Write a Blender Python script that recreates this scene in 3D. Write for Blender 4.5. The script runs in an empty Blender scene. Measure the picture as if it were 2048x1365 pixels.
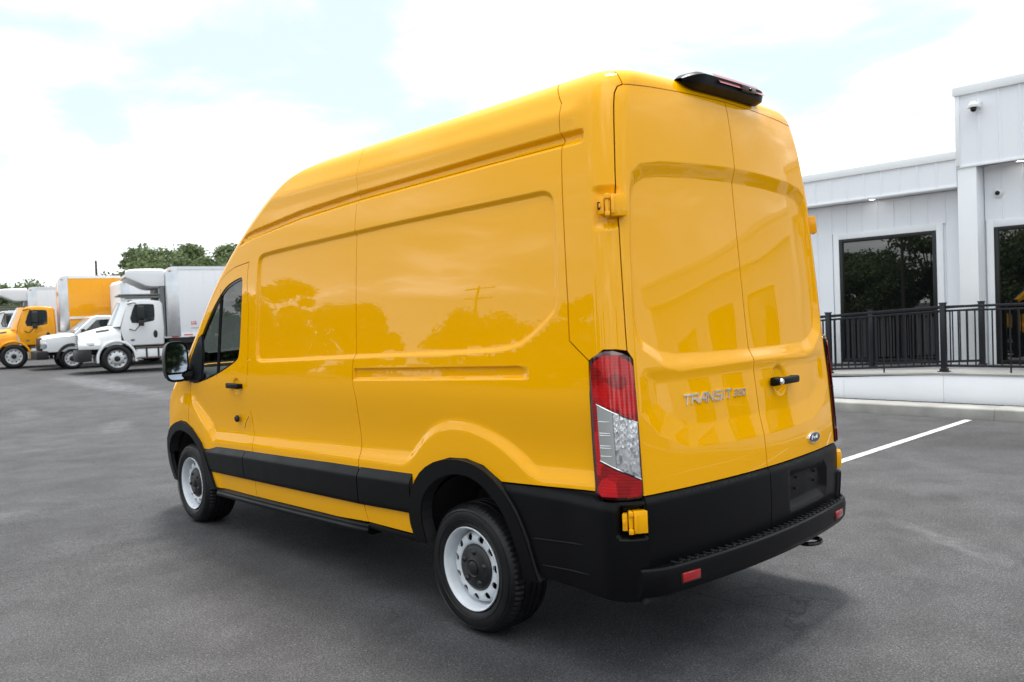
import bpy, bmesh, math, random
import numpy as np
from mathutils import Vector, Matrix, Euler
from mathutils.geometry import delaunay_2d_cdt

random.seed(7)
sc = bpy.context.scene
col = sc.collection
PI = math.pi
R = math.radians

# ---------------------------------------------------------------- camera
cd = bpy.data.cameras.new('camera'); cam = bpy.data.objects.new('camera', cd); col.objects.link(cam)
_yaw, _pit, _rol = 0.750570, -0.0280226, -0.0392017
_fw = Vector((math.sin(_yaw)*math.cos(_pit), math.cos(_yaw)*math.cos(_pit), math.sin(_pit)))
_rt = Vector((math.cos(_yaw), -math.sin(_yaw), 0)); _up = _rt.cross(_fw)
_r2 = _rt*math.cos(_rol)+_up*math.sin(_rol); _u2 = -_rt*math.sin(_rol)+_up*math.cos(_rol)
m = Matrix.Identity(4)
for i in range(3):
    m[i][0] = _r2[i]; m[i][1] = _u2[i]; m[i][2] = -_fw[i]
m[0][3], m[1][3], m[2][3] = -3.73037, -3.33128, 1.66585
cam.matrix_world = m
cd.sensor_width = 22.3; cd.lens = 22.3*1636.1/2048
cd.clip_start = 0.05; cd.clip_end = 3000
cd.dof.use_dof = True; cd.dof.focus_distance = 5.6; cd.dof.aperture_fstop = 2.2
sc.camera = cam

# ---------------------------------------------------------------- sky, sun, exposure
SUN_EL, SUN_AZ = R(73), R(56)          # azimuth clockwise from +y: ahead and right of the van
w = bpy.data.worlds.new('World'); sc.world = w; w.use_nodes = True
nt = w.node_tree; nt.nodes.clear(); N = nt.nodes.new; L = nt.links.new
out = N('ShaderNodeOutputWorld'); bg = N('ShaderNodeBackground'); sky = N('ShaderNodeTexSky')
sky.sky_type = 'NISHITA'; sky.sun_disc = False; sky.sun_elevation = SUN_EL; sky.sun_rotation = SUN_AZ
sky.air_density = 1.0; sky.dust_density = 2.0; sky.ozone_density = 1.0
tc = N('ShaderNodeTexCoord'); sep = N('ShaderNodeSeparateXYZ'); L(tc.outputs['Generated'], sep.inputs[0])
def _m(op, a, b=None, c=None):
    n = N('ShaderNodeMath'); n.operation = op
    for i, q in enumerate((a, b, c)):
        if q is None: continue
        if isinstance(q, (int, float)): n.inputs[i].default_value = q
        else: L(q, n.inputs[i])
    return n.outputs[0]
zc = _m('ADD', _m('MAXIMUM', sep.outputs['Z'], 0.0), 0.14)
cmb = N('ShaderNodeCombineXYZ')
L(_m('DIVIDE', sep.outputs['X'], zc), cmb.inputs[0]); L(_m('DIVIDE', sep.outputs['Y'], zc), cmb.inputs[1]); cmb.inputs[2].default_value = 113.8
nz = N('ShaderNodeTexNoise'); nz.inputs['Scale'].default_value = 1.15; nz.inputs['Detail'].default_value = 9; nz.inputs['Roughness'].default_value = .56
nz.inputs['Distortion'].default_value = .35
L(cmb.outputs[0], nz.inputs['Vector'])
cr = N('ShaderNodeMapRange'); cr.interpolation_type = 'SMOOTHSTEP'
cr.inputs['From Min'].default_value = .42; cr.inputs['From Max'].default_value = .70
L(nz.outputs['Fac'], cr.inputs['Value'])
# thin high haze everywhere, broken cloud over it, white towards the horizon
mx0 = N('ShaderNodeMix'); mx0.data_type = 'RGBA'; mx0.inputs['Factor'].default_value = .88
L(sky.outputs[0], mx0.inputs['A']); mx0.inputs['B'].default_value = (2.55, 2.95, 3.1, 1)
hz = N('ShaderNodeMapRange'); hz.interpolation_type = 'SMOOTHSTEP'; hz.inputs['From Min'].default_value = 0.0; hz.inputs['From Max'].default_value = .24
hz.inputs['To Min'].default_value = .75; hz.inputs['To Max'].default_value = .0
L(sep.outputs['Z'], hz.inputs['Value'])
# bright veil round the hidden sun
sdir = (math.sin(SUN_AZ)*math.cos(SUN_EL), math.cos(SUN_AZ)*math.cos(SUN_EL), math.sin(SUN_EL))
dt = N('ShaderNodeVectorMath'); dt.operation = 'DOT_PRODUCT'; L(tc.outputs['Generated'], dt.inputs[0]); dt.inputs[1].default_value = sdir
au = N('ShaderNodeMapRange'); au.interpolation_type = 'SMOOTHSTEP'; au.inputs['From Min'].default_value = .62; au.inputs['From Max'].default_value = .92; au.inputs['To Max'].default_value = .85; L(dt.outputs['Value'], au.inputs['Value'])
mx1 = N('ShaderNodeMix'); mx1.data_type = 'RGBA'
L(_m('MAXIMUM', hz.outputs[0], au.outputs[0]), mx1.inputs['Factor']); L(mx0.outputs['Result'], mx1.inputs['A']); mx1.inputs['B'].default_value = (5.2, 5.25, 5.3, 1)
mx = N('ShaderNodeMix'); mx.data_type = 'RGBA'
core = N('ShaderNodeMapRange'); core.interpolation_type = 'SMOOTHSTEP'; core.inputs['From Min'].default_value = .56; core.inputs['From Max'].default_value = .72; L(nz.outputs['Fac'], core.inputs['Value'])
mc = N('ShaderNodeMix'); mc.data_type = 'RGBA'; L(core.outputs[0], mc.inputs['Factor']); mc.inputs['A'].default_value = (6.3, 6.3, 6.3, 1); mc.inputs['B'].default_value = (11.5, 11.4, 11.2, 1)
L(_m('MULTIPLY', cr.outputs[0], .92), mx.inputs['Factor']); L(mx1.outputs['Result'], mx.inputs['A']); L(mc.outputs['Result'], mx.inputs['B'])
L(mx.outputs['Result'], bg.inputs['Color']); bg.inputs['Strength'].default_value = 0.11
L(bg.outputs[0], out.inputs[0])

sl = bpy.data.lights.new('sun', 'SUN'); sun = bpy.data.objects.new('sun', sl); col.objects.link(sun)
sl.energy = 1.45; sl.angle = R(13); sl.color = (1, .95, .88)
sd = Vector((math.sin(SUN_AZ)*math.cos(SUN_EL), math.cos(SUN_AZ)*math.cos(SUN_EL), math.sin(SUN_EL)))
sun.rotation_euler = sd.to_track_quat('Z', 'Y').to_euler()

sc.view_settings.view_transform = 'Standard'; sc.view_settings.look = 'None'
sc.view_settings.exposure = 1.56; sc.view_settings.gamma = 1.0
sc.view_settings.use_curve_mapping = False
sc.render.engine = 'CYCLES'
try:
    sc.cycles.use_denoising = True; sc.cycles.max_bounces = 8; sc.cycles.transparent_max_bounces = 8
    sc.cycles.use_adaptive_sampling = True
except Exception: pass

# ---------------------------------------------------------------- helpers
def tag(o, label=None, cat=None, group=None, kind=None):
    if label: o['label'] = label
    if cat: o['category'] = cat
    if group: o['group'] = group
    if kind: o['kind'] = kind
    return o
def empty(name, loc=(0, 0, 0), rz=0.0, parent=None):
    o = bpy.data.objects.new(name, None); col.objects.link(o); o.location = loc; o.rotation_euler = (0, 0, rz)
    o.empty_display_size = .2
    if parent: o.parent = parent
    return o
def link(name, me, mat, parent=None):
    o = bpy.data.objects.new(name, me); col.objects.link(o)
    if mat is not None and len(me.materials) == 0: me.materials.append(mat)
    if parent: o.parent = parent
    return o
def copy_tree(o, parent=None):
    c = o.copy(); col.objects.link(c); c.parent = parent
    for ch in [x for x in col.objects if x.parent == o]: copy_tree(ch, c)
    return c

class MB:
    """collects simple solids, then builds ONE mesh"""
    def __init__(s): s.v = []; s.f = []
    def add(s, vs, fs):
        o = len(s.v); s.v += [tuple(q) for q in vs]; s.f += [tuple(i+o for i in f) for f in fs]; return s
    def box(s, c, d, rz=0.0, rx=0.0, ry=0.0):
        x, y, z = d[0]/2, d[1]/2, d[2]/2
        vs = [Vector((a*x, b*y, e*z)) for e in (-1, 1) for b in (-1, 1) for a in (-1, 1)]
        if rz or rx or ry:
            M = Euler((rx, ry, rz)).to_matrix(); vs = [M @ q for q in vs]
        c = Vector(c)
        return s.add([q+c for q in vs], [(0, 2, 3, 1), (4, 5, 7, 6), (0, 1, 5, 4), (1, 3, 7, 5), (3, 2, 6, 7), (2, 0, 4, 6)])
    def bb(s, x0, x1, y0, y1, z0, z1):
        return s.box(((x0+x1)/2, (y0+y1)/2, (z0+z1)/2), (x1-x0, y1-y0, z1-z0))
    def prism(s, pts, axis, a, b):
        """polygon in the two other axes (cyclic order), extruded along axis from a to b"""
        n = len(pts); vs = []
        for t in (a, b):
            for p, q in pts: vs.append({'x': (t, p, q), 'y': (p, t, q), 'z': (p, q, t)}[axis])
        ar = sum(pts[i][0]*pts[(i+1) % n][1]-pts[(i+1) % n][0]*pts[i][1] for i in range(n))
        fl = (ar > 0) ^ (b < a) ^ (axis == 'y')
        fs = [tuple(range(n))[::-1], tuple(range(n, 2*n))] + [(i, (i+1) % n, n+(i+1) % n, n+i) for i in range(n)]
        if not fl: fs = [f[::-1] for f in fs]
        return s.add(vs, fs)
    def tube(s, path, r, n=8, cap=True):
        P = [Vector(q) for q in path]; rr = r if isinstance(r, (list, tuple)) else [r]*len(P)
        vs = []; fs = []; up = None
        for i, q in enumerate(P):
            t = (P[min(i+1, len(P)-1)]-P[max(i-1, 0)]).normalized()
            if up is None: up = Vector((0, 0, 1)) if abs(t.z) < .9 else Vector((1, 0, 0))
            a = t.cross(up); a = a.normalized() if a.length > 1e-6 else t.orthogonal().normalized()
            b = a.cross(t).normalized(); up = b
            for k in range(n):
                an = 2*PI*k/n; vs.append(q+a*math.cos(an)*rr[i]+b*math.sin(an)*rr[i])
        for i in range(len(P)-1):
            for k in range(n):
                fs.append((i*n+k, i*n+(k+1) % n, (i+1)*n+(k+1) % n, (i+1)*n+k))
        if cap: fs += [tuple(range(n))[::-1], tuple((len(P)-1)*n+k for k in range(n))]
        fs = [f[::-1] for f in fs]
        return s.add(vs, fs)
    def lathe(s, prof, c=(0, 0, 0), axis='x', n=48, closed=False):
        """profile (radius, offset along axis)"""
        vs = []; fs = []; m = len(prof)
        for k in range(n):
            a = 2*PI*k/n; ca, sa = math.cos(a), math.sin(a)
            for r, h in prof:
                q = {'x': (h, r*ca, r*sa), 'y': (r*ca, h, r*sa), 'z': (r*ca, r*sa, h)}[axis]
                vs.append((q[0]+c[0], q[1]+c[1], q[2]+c[2]))
        for k in range(n):
            k2 = (k+1) % n
            for j in range(m if closed else m-1):
                j2 = (j+1) % m
                fs.append((k*m+j, k*m+j2, k2*m+j2, k2*m+j))
        return s.add(vs, fs)
    def grid(s, fn, nu, nv):
        vs = [fn(i/nu, j/nv) for i in range(nu+1) for j in range(nv+1)]
        fs = [(i*(nv+1)+j, (i+1)*(nv+1)+j, (i+1)*(nv+1)+j+1, i*(nv+1)+j+1) for i in range(nu) for j in range(nv)]
        return s.add(vs, fs)
    def mesh(s, name, bevel=0, seg=2, ang=35, fix=True):
        bm = bmesh.new(); vv = [bm.verts.new(q) for q in s.v]
        for f in s.f:
            try: bm.faces.new([vv[i] for i in f])
            except ValueError: pass
        if fix: bmesh.ops.recalc_face_normals(bm, faces=bm.faces)
        if bevel:
            es = [e for e in bm.edges if len(e.link_faces) == 2 and e.calc_face_angle(0) > R(30)]
            if es: bmesh.ops.bevel(bm, geom=es, offset=bevel, segments=seg, profile=.5, affect='EDGES', clamp_overlap=True)
        me = bpy.data.meshes.new(name); bm.to_mesh(me); bm.free()
        me.polygons.foreach_set('use_smooth', [True]*len(me.polygons))
        me.set_sharp_from_angle(angle=R(ang))
        return me
    def build(s, name, mat, parent=None, **k):
        return link(name, s.mesh(name, **k), mat, parent)

# ---------------------------------------------------------------- materials
def mat(name, color=(.8, .8, .8), rough=.5, metal=0.0, spec=.5, coat=0.0, coat_rough=.03, var=0.0, vscale=6.0, bump=0.0, bscale=60.0, bdist=.01,
        trans=0.0, alpha=1.0, emit=None, estr=0.0, rvar=0.0, ior=1.45):
    M = bpy.data.materials.new(name); M.use_nodes = True; t = M.node_tree; b = t.nodes['Principled BSDF']
    b.inputs['Base Color'].default_value = (*color, 1); b.inputs['Roughness'].default_value = rough
    b.inputs['Metallic'].default_value = metal; b.inputs['Specular IOR Level'].default_value = spec
    b.inputs['Coat Weight'].default_value = coat; b.inputs['Coat Roughness'].default_value = coat_rough
    b.inputs['Transmission Weight'].default_value = trans; b.inputs['Alpha'].default_value = alpha; b.inputs['IOR'].default_value = ior
    if emit: b.inputs['Emission Color'].default_value = (*emit, 1); b.inputs['Emission Strength'].default_value = estr
    tcn = t.nodes.new('ShaderNodeTexCoord')
    if var or rvar:
        n = t.nodes.new('ShaderNodeTexNoise'); n.inputs['Scale'].default_value = vscale; n.inputs['Detail'].default_value = 6
        t.links.new(tcn.outputs['Object'], n.inputs['Vector'])
        if var:
            mr = t.nodes.new('ShaderNodeMapRange'); mr.inputs['From Min'].default_value = .3; mr.inputs['From Max'].default_value = .7
            mr.inputs['To Min'].default_value = 1-var; mr.inputs['To Max'].default_value = 1+var
            t.links.new(n.outputs['Fac'], mr.inputs['Value'])
            v = t.nodes.new('ShaderNodeVectorMath'); v.operation = 'SCALE'; v.inputs[0].default_value = color
            t.links.new(mr.outputs[0], v.inputs['Scale']); t.links.new(v.outputs[0], b.inputs['Base Color'])
        if rvar:
            mr = t.nodes.new('ShaderNodeMapRange'); mr.inputs['From Min'].default_value = .3; mr.inputs['From Max'].default_value = .7
            mr.inputs['To Min'].default_value = max(0, rough-rvar); mr.inputs['To Max'].default_value = rough+rvar
            t.links.new(n.outputs['Fac'], mr.inputs['Value']); t.links.new(mr.outputs[0], b.inputs['Roughness'])
    if bump:
        n = t.nodes.new('ShaderNodeTexNoise'); n.inputs['Scale'].default_value = bscale; n.inputs['Detail'].default_value = 4
        t.links.new(tcn.outputs['Object'], n.inputs['Vector'])
        bp = t.nodes.new('ShaderNodeBump'); bp.inputs['Strength'].default_value = bump; bp.inputs['Distance'].default_value = bdist
        t.links.new(n.outputs['Fac'], bp.inputs['Height']); t.links.new(bp.outputs[0], b.inputs['Normal'])
    return M
def glass(name, tint=(.6, .7, .7), rough=0.0, refl=1.0):
    """thin tinted window glass: transparent with a Fresnel reflection"""
    M = bpy.data.materials.new(name); M.use_nodes = True; t = M.node_tree; t.nodes.clear()
    o = t.nodes.new('ShaderNodeOutputMaterial'); mxn = t.nodes.new('ShaderNodeMixShader'); tr = t.nodes.new('ShaderNodeBsdfTransparent'); gl = t.nodes.new('ShaderNodeBsdfGlossy')
    fr = t.nodes.new('ShaderNodeFresnel'); fr.inputs['IOR'].default_value = 1.55
    tr.inputs['Color'].default_value = (*tint, 1); gl.inputs['Roughness'].default_value = rough
    mm = t.nodes.new('ShaderNodeMath'); mm.operation = 'MULTIPLY'; mm.inputs[1].default_value = refl; mm.use_clamp = True
    t.links.new(fr.outputs[0], mm.inputs[0]); t.links.new(mm.outputs[0], mxn.inputs['Fac'])
    t.links.new(tr.outputs[0], mxn.inputs[1]); t.links.new(gl.outputs[0], mxn.inputs[2]); t.links.new(mxn.outputs[0], o.inputs[0])
    return M
M = {}
M['yellow'] = mat('yellow_paint', (.92, .425, .0005), .35, spec=.0, coat=.72, coat_rough=.012)
M['black_plastic'] = mat('black_plastic', (.0030, .0031, .0035), .38, spec=.20, bump=.12, bscale=900, bdist=.001, rvar=.06, vscale=5)
M['black_gloss'] = mat('black_gloss', (.008, .008, .009), .18, spec=.5)
M['rubber'] = mat('rubber', (.016, .016, .017), .58, spec=.35, var=.25, vscale=9, bump=.15, bscale=150, bdist=.002)
M['tyre'] = mat('tyre_rubber', (.008, .008, .0085), .42, spec=.4, var=.3, vscale=7, rvar=.1)
M['rim_white'] = mat('rim_white_paint', (.63, .66, .70), .32, var=.10, vscale=14)
M['hub_black'] = mat('hub_black', (.013, .013, .014), .38)
M['chrome'] = mat('chrome', (.85, .86, .88), .2, metal=1)
M['dark_inside'] = mat('dark_inside', (.012, .012, .013), .8)
M['glass_car'] = glass('car_glass', (.74, .82, .80))
M['glass_shield'] = glass('windscreen_glass', (.84, .90, .88))
# ---------------------------------------------------------------- ground
def gz(y):
    t = max(0.0, y-2.0); return .0125*(t-(4*(1-math.exp(-t/4)) if t < 60 else 4)) + (.02*min(t, 20)/20 if t > 0 else 0)
def asphalt():
    Mm = bpy.data.materials.new('asphalt'); Mm.use_nodes = True; t = Mm.node_tree; b = t.nodes['Principled BSDF']; N_ = t.nodes.new; K = t.links.new
    tcn = N_('ShaderNodeTexCoord'); P = tcn.outputs['Object']
    def noise(s, d=5, r=.55, dist=0.0, vec=None):
        n = N_('ShaderNodeTexNoise'); n.inputs['Scale'].default_value = s; n.inputs['Detail'].default_value = d; n.inputs['Roughness'].default_value = r; n.inputs['Distortion'].default_value = dist; K(vec or P, n.inputs['Vector']); return n.outputs['Fac']
    def rng(x, a, b_, c, d, sm=True):
        n = N_('ShaderNodeMapRange'); n.interpolation_type = 'SMOOTHSTEP' if sm else 'LINEAR'
        for k, v in zip(('From Min', 'From Max', 'To Min', 'To Max'), (a, b_, c, d)): n.inputs[k].default_value = v
        K(x, n.inputs['Value']); return n.outputs[0]
    def mth(op, x, y):
        n = N_('ShaderNodeMath'); n.operation = op
        for i, q in enumerate((x, y)):
            if isinstance(q, (int, float)): n.inputs[i].default_value = q
            else: K(q, n.inputs[i])
        return n.outputs[0]
    base_ = rng(noise(.35, 4), .28, .72, .043, .064)
    mid = rng(noise(2.2, 6, .6), .3, .7, .80, 1.18)
    fine = rng(noise(95, 3, .6), .30, .70, .50, 1.55)
    grain = rng(noise(330, 2, .6), .3, .7, .55, 1.5)
    v = N_('ShaderNodeTexVoronoi'); v.inputs['Scale'].default_value = 105; K(P, v.inputs['Vector'])
    v2 = N_('ShaderNodeTexVoronoi'); v2.inputs['Scale'].default_value = 150; K(P, v2.inputs['Vector']); sp2 = N_('ShaderNodeSeparateColor'); K(v2.outputs['Color'], sp2.inputs[0])
    stone = rng(sp2.outputs[1], 0, 1, .66, 1.34, False)
    sepc = N_('ShaderNodeSeparateColor'); K(v.outputs['Color'], sepc.inputs[0])
    pick = rng(sepc.outputs[0], .84, .95, 0, 1); speck = mth('MULTIPLY', pick, rng(v.outputs['Distance'], .22, .45, 1, 0))
    val = mth('MULTIPLY', mth('MULTIPLY', base_, mid), mth('MULTIPLY', mth('MULTIPLY', fine, grain), stone))
    val = mth('ADD', val, mth('MULTIPLY', speck, .10))
    # pale dusty drags, long in one direction
    mp = N_('ShaderNodeMapping'); mp.inputs['Scale'].default_value = (.22, .75, 1); mp.inputs['Rotation'].default_value = (0, 0, .35); K(P, mp.inputs[0])
    dust = mth('MULTIPLY', rng(noise(.9, 7, .62, .6, mp.outputs[0]), .56, .74, 0, 1), rng(noise(9, 5, .7), .35, .65, .2, 1))
    val = mth('ADD', val, mth('MULTIPLY', dust, .045))
    n17 = noise(1.7, 4, .65); n7 = rng(noise(7, 5, .7), .35, .68, .15, 1)
    for (x0, y0, sx, sy, rot, amt) in ((3.7, 22.0, 7.5, .75, 1.52, .10), (.75, 11.4, 1.2, .35, 1.2, .05), (.3, 15.4, 1.6, .3, 1.4, .05), (2.2, -1.38, .95, .13, 1.0, .05), (5.6, 1.2, .9, .12, .3, .035), (-2.4, 6.5, 2.2, .3, 1.3, .03)):
        mp2 = N_('ShaderNodeMapping'); mp2.vector_type = 'TEXTURE'; mp2.inputs['Location'].default_value = (x0, y0, 0); mp2.inputs['Rotation'].default_value = (0, 0, rot); mp2.inputs['Scale'].default_value = (sx, sy, 1); K(P, mp2.inputs[0])
        flat = N_('ShaderNodeVectorMath'); flat.operation = 'MULTIPLY'; K(mp2.outputs[0], flat.inputs[0]); flat.inputs[1].default_value = (1, 1, 0)
        ln_ = N_('ShaderNodeVectorMath'); ln_.operation = 'LENGTH'; K(flat.outputs[0], ln_.inputs[0])
        msk = mth('MULTIPLY', rng(mth('ADD', ln_.outputs['Value'], mth('MULTIPLY', n17, .9)), .75, 1.5, 1, 0), n7)
        val = mth('ADD', val, mth('MULTIPLY', msk, amt))
    # hairline cracks here and there
    dn = N_('ShaderNodeVectorMath'); dn.operation = 'ADD'; K(P, dn.inputs[0]); nc = N_('ShaderNodeTexNoise'); nc.inputs['Scale'].default_value = 1.6; nc.inputs['Detail'].default_value = 6; K(P, nc.inputs['Vector']); sv = N_('ShaderNodeVectorMath'); sv.operation = 'SCALE'; sv.inputs['Scale'].default_value = .9; K(nc.outputs['Color'], sv.inputs[0]); K(sv.outputs[0], dn.inputs[1])
    ve = N_('ShaderNodeTexVoronoi'); ve.feature = 'DISTANCE_TO_EDGE'; ve.inputs['Scale'].default_value = .33; K(dn.outputs[0], ve.inputs['Vector'])
    crk = mth('MULTIPLY', rng(ve.outputs['Distance'], .0012, .0035, 1, 0), rng(noise(.5, 3), .50, .62, 0, 1))
    val = mth('MULTIPLY', val, mth('SUBTRACT', 1.0, mth('MULTIPLY', crk, .38)))
    # a damp / oil mark behind the parking line
    for (cx, cy, r, amt) in ((3.66, -.78, .24, -.26), (-.6, 8.2, .30, -.22), (6.9, 0.0, .9, -.16), (.2, -2.3, .12, -.2)):
        d = N_('ShaderNodeVectorMath'); d.operation = 'DISTANCE'; K(P, d.inputs[0]); d.inputs[1].default_value = (cx, cy, 0)
        wob = mth('ADD', d.outputs['Value'], mth('MULTIPLY', n17, .3))
        val = mth('MULTIPLY', val, rng(wob, r*.6, r+.22, 1+amt, 1))
    rgb = N_('ShaderNodeCombineColor'); K(mth('MULTIPLY', val, .98), rgb.inputs[0]); K(mth('MULTIPLY', val, 1.0), rgb.inputs[1]); K(mth('MULTIPLY', val, 1.07), rgb.inputs[2])
    K(rgb.outputs[0], b.inputs['Base Color']); b.inputs['Roughness'].default_value = .74; b.inputs['Specular IOR Level'].default_value = .30
    bp = N_('ShaderNodeBump'); bp.inputs['Strength'].default_value = .75; bp.inputs['Distance'].default_value = .006
    K(mth('ADD', noise(120, 3, .6), mth('MULTIPLY', noise(330, 2), .4)), bp.inputs['Height']); K(bp.outputs[0], b.inputs['Normal'])
    return Mm
g = MB(); xsg = [-600, -200, -80, -40, -20, -10, 0, 10, 20, 40, 80, 200, 600]; ysg = [-600, -100, -30, -10, 0, 2, 4, 6, 8, 10, 13, 16, 20, 25, 30, 40, 60, 80, 120, 700]
vs = [(x, y, gz(min(y, 80))) for x in xsg for y in ysg]; n_ = len(ysg)
g.add(vs, [(i*n_+j, (i+1)*n_+j, (i+1)*n_+j+1, i*n_+j+1) for i in range(len(xsg)-1) for j in range(n_-1)])
tag(g.build('ground', asphalt(), ang=180), 'dark grey asphalt of the parking lot', kind='structure')
def paint_mat():
    Mm = mat('line_paint', (.62, .62, .61), .6); t = Mm.node_tree; b = t.nodes['Principled BSDF']; tcn = t.nodes.new('ShaderNodeTexCoord')
    n = t.nodes.new('ShaderNodeTexNoise'); n.inputs['Scale'].default_value = 38; n.inputs['Detail'].default_value = 8; t.links.new(tcn.outputs['Object'], n.inputs['Vector'])
    r = t.nodes.new('ShaderNodeMapRange'); r.inputs['From Min'].default_value = .36; r.inputs['From Max'].default_value = .47; t.links.new(n.outputs['Fac'], r.inputs['Value'])
    mx = t.nodes.new('ShaderNodeMix'); mx.data_type = 'RGBA'; mx.inputs['A'].default_value = (.10, .10, .10, 1); mx.inputs['B'].default_value = (.62, .62, .60, 1); t.links.new(r.outputs[0], mx.inputs['Factor']); t.links.new(mx.outputs['Result'], b.inputs['Base Color'])
    return Mm
PM = paint_mat()
for y in (.66, -2.1, -4.85, -7.6):
    k = MB(); k.add([(3.9, y-.05, .004), (8.60, y-.05, .004), (8.60, y+.05, .004), (3.9, y+.05, .004)], [(0, 1, 2, 3)]); tag(k.build('parking_line', PM), kind='structure')

# ---------------------------------------------------------------- kerb
conc = mat('kerb_concrete', (.30, .30, .285), .85, var=.22, vscale=2.4, bump=.4, bscale=45, bdist=.004)
kerb = empty('kerb', (8.72, 0, 0)); tag(kerb, 'pale concrete kerb along the ramp', kind='structure')
kp = [(0, -.02), (.02, .135), (.035, .152), (.46, .156), (.46, -.02)]
kme = MB().prism(kp, 'y', 0, 2.996).mesh('kerb_stone', bevel=.006)
for i in range(14):
    o = link('kerb_stone', kme, conc, kerb); o.location = (random.uniform(-.004, .004), -26.62+i*3.0, random.uniform(-.003, .003))

# ---------------------------------------------------------------- ramp and landing
white = mat('white_panel', (.84, .87, .92), .45, var=.03, vscale=1.2)
white2 = mat('white_trim', (.82, .85, .88), .4, var=.03, vscale=1.5)
deckm = mat('deck_concrete', (.30, .30, .295), .8, var=.15, vscale=3, bump=.3, bscale=60, bdist=.003)
def dz(y): return .595 if y < 1.3 else max(.16, .595-.05*(y-1.3))
rw = empty('ramp_wall', (9.25, 0, 0)); tag(rw, 'low white panelled skirt wall under the ramp', 'wall')
yy = [-14+i*1.52 for i in range(19)]
for a, b_ in zip(yy[:-1], yy[1:]):
    k = MB(); pts = [(a+.002, .156), (b_-.002, .156)]+[(q, dz(q)-.03) for q in ([b_-.002]+([1.3] if a < 1.3 < b_ else [])+[a+.002])]
    k.prism(pts, 'x', 0, .03); k.build('wall_panel', white, rw, bevel=.002)
dk = MB()
ys_ = [-14, 1.3, 13.3]
dk.prism([(y, dz(y)) for y in ys_]+[(y, dz(y)-.028) for y in ys_[::-1]], 'x', 9.235, 11.24); tag(dk.build('ramp_deck', deckm), 'grey concrete ramp and landing', kind='structure')

# ---------------------------------------------------------------- railings
iron = mat('railing_black', (.010, .012, .017), .35, spec=.5)
def railing(x, posts, label, group=None):
    """posts: list of y; straight runs between them"""
    r = empty('railing', (x, posts[0], dz(posts[0]))); tag(r, label, 'railing', group); x0, y0, z0 = r.location
    def add(mb, nm, bev=.003): o = mb.build(nm, iron, r, bevel=bev); return o
    for y in posts:
        k = MB(); z = dz(y)-z0; yl = y-y0; k.bb(-.038, .038, yl-.038, yl+.038, z, z+1.03); k.bb(-.046, .046, yl-.046, yl+.046, z+1.03, z+1.05); k.bb(-.075, .075, yl-.075, yl+.075, z, z+.012); k.bb(-.052, .052, yl-.052, yl+.052, z+.012, z+.05); add(k, 'post')
    for a, b_ in zip(posts[:-1], posts[1:]):
        ya, yb = a+.04, b_-.04
        for zz, hw, hh, nm in ((.985, .024, .018, 'top_rail'), (.925, .014, .014, 'upper_rail'), (.095, .016, .018, 'bottom_rail')):
            k = MB(); za, zb = dz(ya)-z0+zz, dz(yb)-z0+zz; A, B = ya-y0, yb-y0
            k.add([(sx*hw, yy_, zz_+sz*hh) for yy_, zz_ in ((A, za), (B, zb)) for sx in (-1, 1) for sz in (-1, 1)], [(0, 1, 3, 2), (4, 6, 7, 5), (0, 4, 5, 1), (2, 3, 7, 6), (0, 2, 6, 4), (1, 5, 7, 3)]); add(k, nm)
        n = int((yb-ya)/.108); 
        for i in range(n):
            y = ya+(i+.5)*(yb-ya)/n; k = MB(); z = dz(y)-z0; k.bb(-.0085, .0085, y-y0-.0085, y-y0+.0085, z+.095, z+.925); add(k, 'baluster', 0)
        y = (a+b_)/2; k = MB(); z = dz(y)-z0; k.bb(-.01, .01, y-y0-.01, y-y0+.01, z, z+.085); add(k, 'rail_foot', 0)
railing(9.5, [-2.33, -.53, 1.27, 3.07, 4.87], 'black metal railing nearest the kerb, along the front edge of the ramp')
railing(10.7, [1.11, 2.87, 4.63], 'black metal railing behind the front one, close to the window wall')

# ---------------------------------------------------------------- building
bld = empty('showroom_building', (11.25, 0, 0)); tag(bld, 'white panelled single-storey building with dark full-height windows behind the railing', 'building')
XW, XF = 0.0, -.35           # wall plane and fascia/column plane, local x
def slab(nm, x0, x1, y0, y1, z0, z1, m_=None, par=None, bev=.004):
    k = MB(); k.bb(x0, x1, y0, y1, z0, z1); return k.build(nm, m_ or white2, par or bld, bevel=bev)
_pmesh = {}
def siding(par, x, ya, yb, z0, z1, pitch=.28, holes=()):
    """standing-seam panels between ya<yb; holes: (y0, y1, z0, z1) cut out of them"""
    n = max(1, round((yb-ya)/pitch)); p = (yb-ya)/n
    for i in range(n):
        a = ya+i*p; b_ = a+p; spans = [(z0, z1)]
        for (h0, h1, hz0, hz1) in holes:
            if b_ > h0+.02 and a < h1-.02: spans = [(q0, q1) for s0, s1 in spans for q0, q1 in ((s0, min(s1, hz0)), (max(s0, hz1), s1)) if q1-q0 > .03]
        for s0, s1 in spans:
            key = (round(p, 4), round(s1-s0, 3))
            if key not in _pmesh:
                h = s1-s0; q = p
                pf = [(.0, .0), (.0, .009), (-.010, .012), (-.020, .016), (-.020, .026), (-.010, .030), (.0, .034), (.0, q)]   # (x, y)
                pf = [(.002, .0), (-.014, .0), (-.016, .005), (-.016, .018), (-.012, .023), (.0, .030), (.0, q), (.03, q), (.03, 0)]
                _pmesh[key] = MB().prism(pf, 'z', 0, h).mesh('siding_panel', ang=20)
            o = link('siding_panel', _pmesh[key], white, par); o.location = (x, a, s0)
W1 = (1.95, 3.66, .60, 2.885); W2 = (-.65, 1.06, .60, 2.84)
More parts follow.
